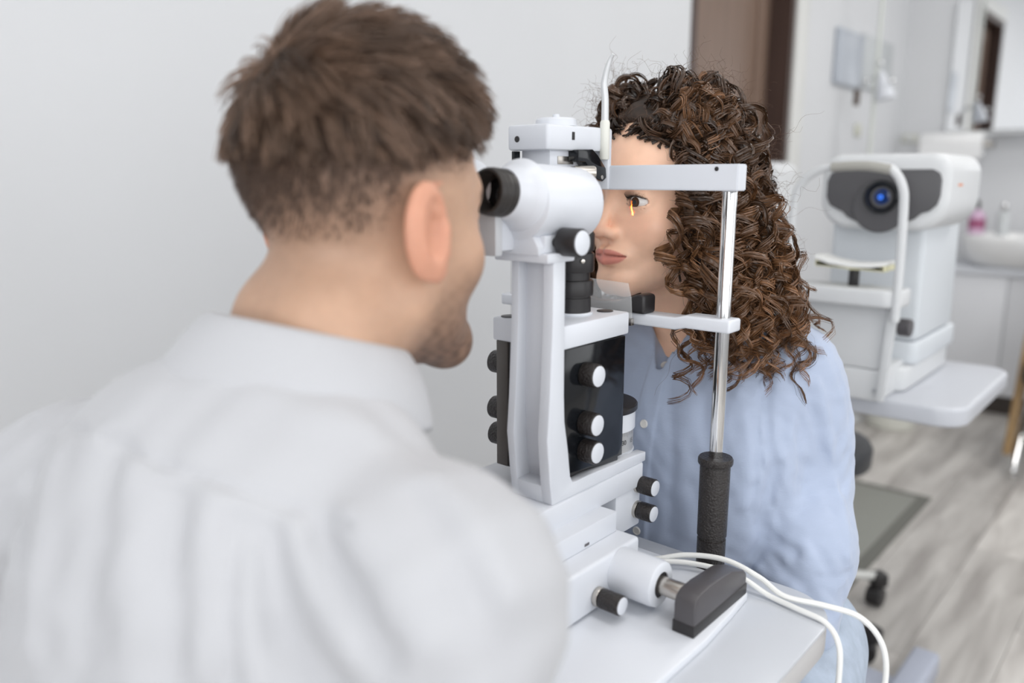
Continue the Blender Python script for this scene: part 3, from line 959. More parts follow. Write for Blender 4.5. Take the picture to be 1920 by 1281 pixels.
# ============ examiner ============
DH = np.array((-.478, .385, 1.122))
DR = rotx(R(-3))            # local -> world, nods slightly
def d_local(p):
    return (p - DH) @ DR
ND0, ND1 = (-.478, .363, 1.075), (-.478, .312, .975)
def doc_skin(p):
    q = d_local(p)
    d = head_sdf(q, True)
    n = s_cap(p, ND0, ND1, .0515, .060)
    d = smin(d, n, .022)
    for sx in (-1, 1):
        d = smin(d, s_cap(p, (-.478 + sx * .028, .325, 1.05), (-.478 + sx * .05, .30, .96), .032, .03), .03)
    d = smin(d, s_ell(p, (-.478, .29, .90), (.13, .07, .10)), .04)
    # forearms and hands on the joystick and the table
    d = np.minimum(d, s_cap(p, (-.285, .285, .735), (-.425, .385, .835), .034, .026))
    d = smin(d, hand(p, (-.43, .388, .838), (-.45, .05, -.15), (.1, .6, .5), (.0, -.4, .8), 1.0, 1.0), .01)
    d = np.minimum(d, s_cap(p, (-.695, .285, .735), (-.655, .41, .785), .034, .026))
    d = smin(d, hand(p, (-.653, .415, .785), (.12, .9, -.05), (.9, -.1, .0), (0, 0, 1), 1.0, .35), .01)
    return d
V, F = surf(doc_skin, (-.80, .15, .70), (-.24, .56, 1.27), .0020)
q = d_local(V)
skin = np.array((.52, .325, .222))
C = np.tile(skin, (len(V), 1))
def mixc(C, w, c):
    w = np.clip(w, 0, 1)[:, None]
    return C * (1 - w) + np.array(c) * w
nz1 = np.sin(q[:, 0] * 420 + 3 * np.sin(q[:, 2] * 260)) * np.sin(q[:, 1] * 380 + 2 * np.sin(q[:, 0] * 300)) 
earm = (np.abs(q[:, 0]) > .0745) & (q[:, 2] < .026) & (q[:, 1] < .02) & (q[:, 1] > -.045) & (np.abs(q[:, 2] + .008) < .042)
C = mixc(C, .75 * earm, (.64, .29, .19))
C = mixc(C, .35 * gauss(q, (.0, .10, -.03), (.05, .05, .03)), (.72, .34, .24))
# beard: jaw, chin, moustache, sideburn; clipped hair fading out above the nape
jaw = (q[:, 2] < -.034 + .30 * (q[:, 1] - .012)) 
bz = np.clip((-.030 + .36 * (q[:, 1] - .030) - q[:, 2]) / .024, 0, 1) * np.clip((q[:, 1] + .010) / .022, 0, 1)
bz *= np.clip((q[:, 2] + .150) / .012, 0, 1)
mous = np.exp(-((q[:, 2] + .0515) / .006) ** 2) * (np.abs(q[:, 0]) < .03) * (q[:, 1] > .06)
lips0 = ((s_cap(np.abs(q) * [1, 0, 0] + q * [0, 1, 1], (.0, .093, -.058), (.0225, .080, -.0628), .0052, .002) < .001) |
        (s_cap(np.abs(q) * [1, 0, 0] + q * [0, 1, 1], (.0, .0915, -.069), (.0205, .080, -.0645), .0066, .002) < .001)) & (q[:, 1] > .06)
def lip_mask(q):
    x2 = (q[:, 0] / .0255) ** 2
    zu = -.0632 + .0090 * np.clip(1 - x2, 0, 1) ** .7 - .0016 * np.exp(-(q[:, 0] / .004) ** 2)
    zl = -.0640 - .0105 * np.clip(1 - x2, 0, 1) ** .6
    return np.clip((zu - q[:, 2]) / .0012, 0, 1) * np.clip((q[:, 2] - zl) / .0014, 0, 1) * (q[:, 1] > .055) * (x2 < 1)
lips = lip_mask(q)
bz *= .55 + .45 * np.clip((-.055 - q[:, 2]) / .04, 0, 1)
C = mixc(C, .90 * np.maximum(bz, mous) * (1 - lips) * (.85 + .15 * nz1), (.075, .036, .020))
C = mixc(C, .7 * lips, (.55, .22, .18))
def fade(q):
    """1 where long hair grows, 0 on bare skin"""
    lo = np.interp(q[:, 1], [-.12, -.09, -.05, -.03, .0, .03, .06, .09], [-.062, -.062, -.052, -.024, .018, .024, .045, .08])
    hi = np.interp(q[:, 1], [-.12, -.05, .0, .03, .06, .09], [.050, .050, .056, .062, .075, .10])
    return np.clip((q[:, 2] - lo) / (hi - lo), 0, 1)
fd = fade(q) * (~earm) * (1 - np.clip((q[:, 1] - .062 - .35 * np.clip(.10 - q[:, 2], 0, 1)) / .012, 0, 1) * (q[:, 2] < .115))
C = mixc(C, .92 * fd ** .95 * (.92 + .08 * nz1), (.100, .060, .044))
brow = np.exp(-((q[:, 2] - .022 + 6 * (np.abs(q[:, 0]) - .03) ** 2) / .004) ** 2) * (np.abs(np.abs(q[:, 0]) - .032) < .02) * (q[:, 1] > .05)
C = mixc(C, .85 * brow, (.06, .035, .025))
doc = thing('person', (-.478, .28, .0), 'man in a white shirt with short brown hair bent to the eyepieces, seen from behind', 'person')
raw('body', V, F, M_skin1, doc, col=C)
# eyes
M_eye = mat('eye_white', (.80, .76, .73), .12, spec=.6)
M_iris = mat('brown_iris', (.07, .03, .012), .12)
M_pup = mat('pupil', (.004, .004, .004), .08)
def eyes(HC_, HR_, parent, gaze):
    for sx in (-1, 1):
        c = HC_ + HR_ @ np.array((sx * .0315, .0690, -.001))
        gz = HR_ @ np.array(gaze)
        gz /= np.linalg.norm(gz)
        e = obj('eyeball', ball(c, .0120, 4), M_eye, parent, 180)
        obj('iris', lathe(c, gz, [(.0058, .01058), (.0055, .0113), (.0025, .0121), (0, .0121)], 32, False), M_iris, e)
        obj('pupil', lathe(c, gz, [(.0024, .0121), (.0018, .01225), (0, .0123)], 24, False), M_pup, e)
eyes(DH, DR, doc, (0, 1, 0))

# hair of the examiner: clumped strands combed from the crown
def doc_scalp(n):
    k = n * 4
    v = rng.normal(size=(k, 3))
    v /= np.linalg.norm(v, axis=1, keepdims=True)
    p = np.array((0, -.014, .040)) + v * np.array((.0765, .0985, .0865))
    for _ in range(3):
        dd = head_sdf(p, True)
        p -= grad(lambda x: head_sdf(x, True), p) * dd[:, None]
    ok = p[:, 2] > np.interp(p[:, 1], [-.12, -.05, .0, .03, .06, .09], [.046, .046, .052, .058, .074, .10]) + rng.normal(size=k) * .007
    front = .070 + .25 * np.clip(.115 - p[:, 2], 0, 1)
    ok &= (p[:, 1] < np.where(p[:, 2] > .03, .086 - .9 * np.clip(.105 - p[:, 2], 0, .1), .03))
    return p[ok][:n]
def doc_hair():
    N = 8000
    p = doc_scalp(N)
    N = len(p)
    nrm = grad(lambda x: head_sdf(x, True), p)
    crown = np.array((-.010, -.072, .108))
    d = p - crown
    d += np.array((0, .028, .0)) * np.clip((p[:, 2] - .06) / .05, 0, 1)[:, None]
    d[:, 1] += .04 * np.clip((p[:, 2] - .07) / .05, 0, 1)
    d[:, 2] -= .045 * np.clip((.10 - p[:, 2]) / .05, 0, 1)
    d /= np.linalg.norm(d, axis=1, keepdims=True) + 1e-6
    # clumps
    nc = 420
    cp = doc_scalp(nc)
    nc = len(cp)
    own = np.argmin(((p[:, None] - cp[None]) ** 2).sum(2), 1)
    cj = rng.normal(size=(nc, 3)) * .30
    cl = rng.uniform(.8, 1.25, nc)
    cw = rng.uniform(.0, 2 * PI, nc)
    d = d + cj[own]
    d -= nrm * (d * nrm).sum(1, keepdims=True)
    d /= np.linalg.norm(d, axis=1, keepdims=True) + 1e-6
    fl = fade(p)
    topw = np.clip((p[:, 2] - .055) / .05, 0, 1)
    L = (.020 + .012 * np.clip((p[:, 2] - .02) / .04, 0, 1) + .022 * topw) * cl[own] * rng.uniform(.8, 1.1, N)
    rise = p[:, 2] - np.interp(p[:, 1], [-.12, -.05, .0, .03, .06, .09], [.046, .046, .052, .058, .074, .10])
    L *= .5 + .5 * np.clip(rise / .030, 0, 1)
    K = 9
    t = np.linspace(0, 1, K)
    lift = (.003 + .002 * fl + .015 * topw) * rng.uniform(.6, 1.3, N)
    side = np.cross(nrm, d)
    P = np.zeros((N, K, 3))
    cur = p.copy()
    dirn = d + nrm * (.22 + .75 * topw)[:, None]
    for i, tt in enumerate(t):
        P[:, i] = cur
        dirn = dirn / np.linalg.norm(dirn, axis=1, keepdims=True)
        cur = cur + dirn * (L / (K - 1))[:, None]
        # follow the skull
        hd_ = head_sdf(cur, True)
        gn = nrm
        push = np.clip(lift * (.4 + tt) - hd_, -.004, .004)
        cur = cur + gn * push[:, None]
        wob = np.sin(cw[own] + tt * 4.5) * .22
        dirn = dirn * .8 + d * .3 + side * wob[:, None] * .5 - nrm * (.14 * tt)
        dirn[:, 2] -= .05 * tt
    # pull into locks
    base = np.zeros((nc, K, 3))
    cnt = np.zeros(nc)
    np.add.at(base, own, P)
    np.add.at(cnt, own, 1)
    mean = base / np.maximum(cnt, 1)[:, None, None]
    wl = (t ** 1.1 * .55)[None, :, None]
    P = P * (1 - wl) + mean[own] * wl
    P += (rng.normal(size=(N, 1, 3)) * .0012) * t[None, :, None]
    r = np.linspace(1, .35, K)[None] * rng.uniform(.00045, .0007, N)[:, None]
    Wd = P @ DR.T + DH
    return strands(Wd, r, 3), own, nc, N, K
(Vh, Fh), own, nc, N, K = doc_hair()
tone = rng.uniform(.5, 1.6, nc)[own] * rng.uniform(.8, 1.2, N)
Ch = np.repeat((np.array((.138, .086, .059))[None] * tone[:, None]), K * 3, 0)
M_hair1 = mat('examiner_hair', (.08, .05, .03), .38, attr='tint', spec=.5)
raw('hair', Vh, Fh, M_hair1, doc, col=Ch)
# short clipped under-layer that carries the fade
def clip_layer():
    n = 9000
    k = n * 5
    v = rng.normal(size=(k, 3))
    v /= np.linalg.norm(v, axis=1, keepdims=True)
    p = np.array((0, -.014, .02)) + v * np.array((.077, .099, .095))
    for _ in range(3):
        p -= grad(lambda x: head_sdf(x, True), p) * head_sdf(p, True)[:, None]
    f = fade(p)
    ok = (f > .05) & (p[:, 2] < .075) & (rng.random(k) < f ** 1.8) & (p[:, 1] < .07) & ~((np.abs(p[:, 0]) > .0725) & (np.abs(p[:, 1] + .012) < .03) & (p[:, 2] < .034))
    p = p[ok][:n]
    nrm = grad(lambda x: head_sdf(x, True), p)
    d = nrm * .35 + np.array((0, 0, -.9)) + rng.normal(size=p.shape) * .15
    L = .001 + .012 * fade(p) ** 2.2
    P = p[:, None] + d[:, None] * (np.linspace(0, 1, 3)[None, :, None] * L[:, None, None])
    return strands(P @ DR.T + DH, np.full((len(p), 3), .00022) * np.array([1, .9, .4]), 3)
Vb, Fb = clip_layer()
raw('clipped_hair', Vb, Fb, M_hair1, doc, col=np.tile((.10, .062, .045), (len(Vb), 1)))

# white shirt
def folds(p, specs):
    o = 0
    for a, b, w_, h in specs:
        o = o + h * ridge(p, a, b, w_)
    return o
cxd = -.478
LS, RS = np.array((-.685, .232, .895)), np.array((-.302, .290, .918))
DSEG = []
def doc_shirt(p):
    d = s_ell(p, (cxd - .006, .255, .83), (.188, .128, .205))
    d = smin(d, s_ell(p, (cxd - .01, .245, .62), (.19, .130, .26)), .08)
    # right
    d = smin(d, s_cap(p, (cxd + .035, .312, .978), (cxd + .150, .288, .930), .050, .050), .045)
    d = smin(d, s_sph(p, RS, .066), .028)
    d = smin(d, s_chain(p, [RS, (-.285, .272, .81), (-.292, .275, .735), (-.335, .32, .775)], [.060, .056, .054, .046], .03), .03)
    # left, drawn back
    d = smin(d, s_cap(p, (cxd - .035, .308, .980), (cxd - .17, .250, .918), .052, .052), .045)
    d = smin(d, s_sph(p, LS, .068), .04)
    d = smin(d, s_chain(p, [LS, (-.735, .225, .79), (-.735, .26, .735), (-.69, .31, .775)], [.064, .058, .054, .046], .03), .03)
    d = smin(d, s_cap(p, (cxd, .310, .985), (cxd, .29, .95), .062), .04)
    if DSEG:
        d = d - crease_eval(p, DSEG)
    d = d + .0016 * np.sin(p[:, 0] * 60 + 14 * np.sin(p[:, 2] * 11)) * np.sin(p[:, 2] * 25 + 9 * np.sin(p[:, 0] * 15))
    # neck opening
    hole = s_cap(p, (cxd, .325, 1.06), (cxd, .300, .93), .064, .062)
    d = smax(d, -hole, .004)
    cut = s_cap(p, (cxd, .40, 1.0), (cxd, .36, .90), .05, .02)
    return smax(d, -cut, .006)
DSEG += crease(doc_shirt, [
    ([(60, 785), (130, 800), (201, 826), (293, 870), (427, 915), (549, 955), (660, 992)], .0032, -.0042), ([(90, 812), (201, 840), (293, 884), (427, 930), (549, 970)], .005, .0022),
    ([(500, 1020), (508, 1110), (530, 1190), (615, 1278)], .0095, -.0080), ([(478, 1040), (474, 1150), (482, 1278)], .011, .0065),
    ([(560, 1000), (590, 1110), (660, 1230)], .010, .0055), ([(597, 995), (668, 1130), (722, 1230)], .0085, -.0065), ([(650, 980), (730, 1090), (790, 1200)], .012, .0050),
    ([(212, 850), (178, 1000), (150, 1220)], .011, -.0055), ([(255, 900), (245, 1060), (250, 1270)], .012, .0050), ([(330, 930), (318, 1060), (330, 1240)], .010, -.0050),
    ([(395, 950), (400, 1090), (385, 1260)], .012, .0048), ([(110, 860), (80, 1010), (60, 1200)], .012, .0055), ([(60, 900), (40, 1050)], .009, -.005),
    ([(440, 990), (430, 1120), (436, 1270)], .008, -.0045), ([(820, 900), (900, 1000), (950, 1120)], .014, .0035), ([(780, 930), (850, 1040), (890, 1180)], .011, -.0040),
    ([(870, 1080), (930, 1170), (960, 1270)], .010, -.0035), ([(420, 720), (560, 770), (680, 800)], .014, .0030), ([(300, 730), (240, 790), (160, 830)], .012, .0030),
    ([(700, 760), (780, 830), (850, 900)], .012, -.0025)])
V, F = surf(doc_shirt, (-.85, .06, .42), (-.16, .46, 1.08), .0032)
M_shirt1 = mat('white_shirt_cotton', (.48, .484, .505), .8, noise=.015, nscale=10, bump=.10, bscale=700, sheen=.2)
sh = raw('shirt', V, F, M_shirt1, doc)
# collar: stand and fall folded over
def collar(cx, cy, rx, ry, zb, zf, h, m, name, parent, a0, a1, flare, th=.0022, tilt=0.0, stand=True, n=60):
    bm = bmesh.new()
    rows = []
    for i in range(n + 1):
        a = a0 + (a1 - a0) * i / n
        f = (1 - math.cos(a)) / 2          # 0 at the back, 1 at the front
        z = zb + (zf - zb) * f
        dx, dy = math.sin(a), -math.cos(a)
        pr = []
        hh = h(f) if callable(h) else h
        if stand:
            prof = [(0, 0), (-.001, hh)]
        else:
            prof = [(-.002, -.010), (-.001, hh - .002), (.001, hh + .002), (.004, hh + .002), (.006 + .25 * flare, hh - .006), (.008 + .8 * flare, hh * .40), (.010 + flare * 1.5, -.012 - .010 * f)]
        for ro, zz in prof:
            pr.append(Vector((cx + dx * (rx + ro), cy + dy * (ry + ro) + tilt * zz, z + zz)))
        rows.append(pr)
    k = len(rows[0])
    vs = [[bm.verts.new(v) for v in r] for r in rows]
    for r0, r1 in zip(vs[:-1], vs[1:]):
        for j in range(k - 1):
            bm.faces.new((r0[j], r1[j], r1[j + 1], r0[j + 1]))
    bmesh.ops.recalc_face_normals(bm, faces=bm.faces[:])
    o = obj(name, bm, m, parent, 180)
    md = o.modifiers.new('thick', 'SOLIDIFY')
    md.thickness = th
    md.offset = 1
    md2 = o.modifiers.new('soft', 'SUBSURF')
    md2.levels = 1
    md2.render_levels = 1
    return o
collar(cxd, .318, .0635, .0635, 1.026, .985, .034, M_shirt1, 'collar', sh, R(-150), R(150), .016, .003, .30, False)
# trousers below the hem
def doc_trousers(p):
    d = s_ell(p, (cxd, .26, .52), (.185, .135, .13))
    for sx in (-1, 1):
        d = smin(d, s_chain(p, [(cxd + sx * .09, .29, .50), (cxd + sx * .20, .53, .50), (cxd + sx * .23, .36, .08)], [.09, .068, .05], .03), .04)
    return d
V, F = surf(doc_trousers, (-.80, .06, .02), (-.16, .74, .68), .008)
raw('trousers', V, F, mat('grey_trousers', (.18, .19, .21), .8), doc)
for sx in (-1, 1):
    obj('shoe', ball((cxd + sx * .235, .40, .042), (.042, .12, .042), 3), M_black, doc)
st = thing('examiner_stool', (cxd, .26, 0), 'round black stool under the man in the white shirt', 'stool')
obj('stool_seat', lathe((cxd, .26, .33), (0, 0, 1), [(.16, 0), (.19, .01), (.195, .04), (.18, .058), (.1, .06)], 40), M_black, st)
obj('stool_column', cyl((cxd, .26, .06), (0, 0, 1), .03, .27), M_chrome, st)
for i in range(5):
    a = 2 * PI * i / 5 + .3
    obj('stool_leg', tube([(cxd, .26, .09), (cxd + .17 * math.cos(a), .26 + .17 * math.sin(a), .06)], .014, smooth=False), M_steel, st)
    obj('caster', ball((cxd + .17 * math.cos(a), .26 + .17 * math.sin(a), .027), .027, 2), M_black, st)
# ============ patient ============
WYAW = R(180 - 12)          # faces the examiner, turned a little
WR = rotz(WYAW) @ rotx(R(2))
# local x = her right here; her left eye (image) is local -x
WE = np.array((-.495, .780, 1.1245))
WH = WE - WR @ np.array((-.0315, .0690 + .010, -.001))
def w_local(p):
    return (p - WH) @ WR
BYAW = R(181)
BR = rotz(BYAW)
BC = np.array((-.486, .918, .0))      # body axis on the floor plane
def b_local(p):
    return (p - BC) @ BR              # x her right, y forward, z up
def wb(x, y, z):
    return BC + BR @ np.array((x, y, z))
NW0 = WH + WR @ np.array((0, -.022, -.070))
NW1 = wb(0, .0, .945)
LSH, LEL, LWR = wb(-.108, -.030, .905), np.array((-.342, .957, .775)), np.array((-.300, .800, .635))
RSH, REL, RWR = wb(.140, -.030, .915), np.array((-.69, .94, .745)), np.array((-.66, .79, .660))
def w_skin(p):
    q = w_local(p)
    d = head_sdf(q, False)
    d = smin(d, s_cap(p, NW0, NW1, .0450, .050), .022)
    d = smin(d, s_ell(p, wb(0, .0, .90), (.10, .055, .085)), .035)
    for sx in (-1, 1):
        d = smin(d, s_cap(p, wb(sx * .012, .052, .925), wb(sx * .10, .02, .945), .011), .02)
    for W, E_, sd in ((LWR, LEL, 1), (RWR, REL, -1)):
        f = (W - E_) / np.linalg.norm(W - E_)
        d = np.minimum(d, s_cap(p, E_, W, .032, .023))
        f2 = np.array((-.35 * sd, -.75, -.18))
        d = smin(d, hand(p, W + f * .006, f2, (-.9 * sd, .3, 0), (0, -.2, 1), .88, .5), .01)
    return d
V, F = surf(w_skin, (-.80, .62, .60), (-.28, 1.02, 1.26), .0016)
q = w_local(V)
C = np.tile(np.array((.93, .585, .415)), (len(V), 1))
mq = np.abs(q) * [1, 0, 0] + q * [0, 1, 1]
C = mixc(C, .45 * gauss(mq, (.040, .07, -.028), (.026, .05, .020)), (.86, .45, .31))
C = mixc(C, .35 * gauss(q, (0, .108, -.037), (.018, .03, .014)), (.86, .44, .31))
lipm = lip_mask(q)
C = mixc(C, .95 * lipm, (.68, .25, .20))
C = mixc(C, .8 * np.exp(-(s_cap(mq, (0, .0975, -.0632), (.0245, .0815, -.0630), .0) / .0011) ** 2), (.14, .04, .03))
# brows and lash line
bl = q[:, 2] - (.0205 + .0035 * np.sin((mq[:, 0] - .012) / .04 * PI))
brw = np.exp(-(bl / .0032) ** 2) * np.clip((mq[:, 0] - .010) / .004, 0, 1) * np.clip((.052 - mq[:, 0]) / .008, 0, 1) * (q[:, 1] > .04)
C = mixc(C, .8 * brw, (.05, .027, .018))
g = mq - np.array((.0315, .0690, -.001))
near = np.linalg.norm(g, axis=1) < .0165
upl = np.abs(g[:, 2] - (.0058 - 22 * (g[:, 0] - .001) ** 2)) 
C = mixc(C, .95 * np.exp(-(upl / .0015) ** 2) * near * (g[:, 1] > .004) * (np.abs(g[:, 0]) < .0155), (.012, .008, .007))
lol = np.abs(g[:, 2] - (-.0049 + 16 * (g[:, 0] - .001) ** 2))
C = mixc(C, .55 * np.exp(-(lol / .0008) ** 2) * near * (g[:, 1] > .004) * (np.abs(g[:, 0]) < .0145), (.10, .04, .03))
# the orange slit of light falls here
wom = thing('person', (-.52, .95, 0), 'woman with long dark curly hair and blue shirt resting her chin on the chin rest', 'person')
raw('body', V, F, M_skin2, wom, col=C)
gazew = WR.T @ np.array((-.10, -1.0, .0))
eyes(WH, WR, wom, tuple(gazew))
# upper lashes
def lashes(sx):
    P = []
    if True:
        for i in range(34):
            x = -.0125 + .025 * i / 33
            z = .0058 - 22 * (x - .001) ** 2
            y = math.sqrt(max(.0142 ** 2 - x * x - z * z, 1e-8))
            base = np.array((x, y, z))
            dr = np.array((x * 22, 1.0, .25)) 
            dr /= np.linalg.norm(dr)
            L = .0065 + .003 * (i / 33)
            pts = [base + dr * L * t + np.array((0, 0, .0045)) * t * t for t in np.linspace(0, 1, 5)]
            P.append([np.array((sx * (.0315 + a[0]), .0690 + a[1], -.001 + a[2])) for a in pts])
    P = np.array(P)
    Wp = P @ WR.T + WH
    return strands(Wp, np.linspace(.00028, .00006, 5)[None], 3)
for sx in (-1, 1):
    Vl, Fl = lashes(sx)
    raw('eyelash', Vl, Fl, mat('lash_black', (.01, .008, .007), .5), wom)
# the slit beam: a narrow orange sheet of light from the mirror bracket onto her left eye
cE = WH + WR @ np.array((-.0315 + .0030, .0690 + .0120, -.0045))
sb_l = bpy.data.lights.new('slit_beam', 'AREA')
sb_l.shape = 'RECTANGLE'
sb_l.size, sb_l.size_y = .0011, .0200
sb_l.spread = R(1.2)
sb_l.energy = .015
sb_l.color = (1.0, .26, .01)
sb_o = bpy.data.objects.new('slit_beam', sb_l)
COL.objects.link(sb_o)
src_ = Vector((-.516, .742, 1.1345))
sb_o.location = src_
sb_o.rotation_euler = (Vector(cE) - src_).to_track_quat('-Z', 'Y').to_euler()

# ---- blue shirt
M_shirt2 = mat('pale_blue_cotton', (.385, .445, .575), .85, noise=.05, nscale=14, bump=.18, bscale=600, sheen=.3, stretch=(.35, .35, 2.2))
LE2, LW2 = np.array((-.347, .957, .785)), np.array((-.292, .838, .660))
WSEG = []
def w_shirt(p):
    q = b_local(p)
    d = s_ell(q, (0, .012, .80), (.158, .098, .20))
    d = smin(d, s_ell(q, (0, .015, .62), (.162, .108, .22)), .08)
    for sx in (-1, 1):
        d = smin(d, s_cap(q, (sx * .030, -.018, .950), (sx * .104, -.030, .922), .042, .044), .04)
        d = smin(d, s_ell(q, (sx * .065, .060, .82), (.07, .045, .08)), .06)
    ka = .012 + .045 * np.clip((p[:, 2] - .80) / .10, 0, 1)
    for S, E_, W in ((LSH, LE2, LW2), (RSH, REL, RWR)):
        d = smin(d, s_sph(p, S, .052), .05)
        mid = (S + E_) / 2 + np.array((.004, .008, 0))
        d = smin(d, s_chain(p, [S, mid, E_], [.050, .054, .056], .04), ka)
        k2 = (E_ + W) / 2 + np.array((0, 0, -.006))
        d = smin(d, s_chain(p, [E_, k2, W], [.055, .055, .038], .03), .014)
    if WSEG:
        d = d - crease_eval(p, WSEG)
    wr = np.sin(p[:, 0] * 120 + p[:, 1] * 90 + 6 * np.sin(p[:, 2] * 35)) * np.sin(p[:, 2] * 75 + 5 * np.sin(p[:, 0] * 40 - p[:, 1] * 60))
    d = d + .0006 * wr * np.clip((p[:, 0] + .42) / .04, 0, 1)
    d = d + .0008 * np.sin(p[:, 0] * 85 + 9 * np.sin(p[:, 2] * 23)) * np.sin(p[:, 2] * 30 + 7 * np.sin(p[:, 0] * 33 + p[:, 1] * 20))
    d = d - .0022 * (np.abs(q[:, 0]) < .0125) * (q[:, 1] > 0)             # placket
    d = d + .0022 * np.exp(-((np.abs(q[:, 0]) - .118 - .25 * np.clip(.90 - q[:, 2], 0, .1)) / .0025) ** 2) * (q[:, 1] > .0) * (q[:, 2] > .78)      # raglan seam
    hole = smin(s_cap(p, NW0, NW1, .049, .053), s_cap(q, (0, .06, .965), (0, .085, .925), .022, .006), .012)
    return smax(d, -hole, .003)
WSEG += crease(w_shirt, [
    ([(1439, 690), (1437, 760), (1442, 837), (1455, 892), (1432, 974)], .0055, -.0045), ([(1455, 880), (1430, 970), (1434, 1018), (1398, 1064)], .0075, -.0090),
    ([(1425, 985), (1455, 1015), (1490, 1036)], .0060, -.0060), ([(1404, 1056), (1440, 1080), (1480, 1104)], .0070, .0060), ([(1444, 1042), (1475, 1075), (1512, 1104)], .0055, -.0055),
    ([(1420, 1085), (1460, 1115), (1500, 1130)], .0055, -.0045), ([(1532, 717), (1558, 830), (1578, 940), (1588, 1045)], .0060, .0035), ([(1515, 740), (1540, 850), (1562, 960)], .0060, -.0030),
    ([(1470, 690), (1456, 800)], .010, .0030), ([(1500, 700), (1480, 820), (1485, 940)], .009, .0030), ([(1470, 860), (1480, 960), (1520, 1040)], .008, .0035),
    ([(1537, 1083), (1570, 1085), (1596, 1072)], .0045, -.0035), ([(1540, 1120), (1570, 1150), (1575, 1190)], .006, .0035), ([(1500, 1000), (1540, 1040), (1560, 1080)], .007, -.0030),
    ([(1290, 740), (1282, 870), (1290, 1000)], .010, .0020), ([(1385, 730), (1400, 840), (1395, 950)], .009, .0025), ([(1410, 780), (1420, 880), (1410, 960)], .006, -.0025),
    ([(1255, 720), (1262, 850), (1255, 1000)], .007, -.0020), ([(1310, 700), (1330, 820)], .008, -.0018)])
V, F = surf(w_shirt, (-.86, .68, .44), (-.22, 1.10, 1.0), .0026)
sw = raw('shirt', V, F, M_shirt2, wom)
# stand collar open at the throat
def stand_collar():
    bm = bmesh.new()
    rows = []
    n = 48
    for i in range(n + 1):
        a = R(-152) + R(304) * i / n
        f = (1 - math.cos(a)) / 2
        zb = .957 - .040 * f ** 1.6
        dx, dy = math.sin(a), -math.cos(a)
        h = .030 - .006 * f - .016 * max(0, (abs(math.degrees(a)) - 138) / 14) ** 2
        rows.append([bm.verts.new(wb(dx * (.058 - .002 * k), -.003 + dy * (.060 - .002 * k) + .012 * k, zb - .006 + (h + .006) * k)) for k in (0, .33, .66, 1)])
    for r0, r1 in zip(rows[:-1], rows[1:]):
        for j in range(3):
            bm.faces.new((r0[j], r1[j], r1[j + 1], r0[j + 1]))
    o = obj('collar', bm, M_shirt2, sw, 180)
    md = o.modifiers.new('thick', 'SOLIDIFY')
    md.thickness = .0022
    o.modifiers.new('soft', 'SUBSURF').render_levels = 1
stand_collar()
# buttons on the placket
M_btn = mat('pearl_button', (.78, .76, .72), .25)
fdir = BR @ np.array((0, 1, 0))
for zz in (.926, .862, .794, .728):
    x = np.array([wb(0, .20, zz)])
    for _ in range(60):
        x = x - fdir[None] * np.maximum(w_shirt(x), 0)[:, None] * .8
    gn = grad(w_shirt, x)[0]
    b_ = obj('button', lathe(Vector(x[0]), Vector(gn), [(.0045, -.0005), (.0052, .0004), (.0052, .0016), (.0044, .0022), (.0036, .0016), (.0, .0015)], 24, False), M_btn, sw)

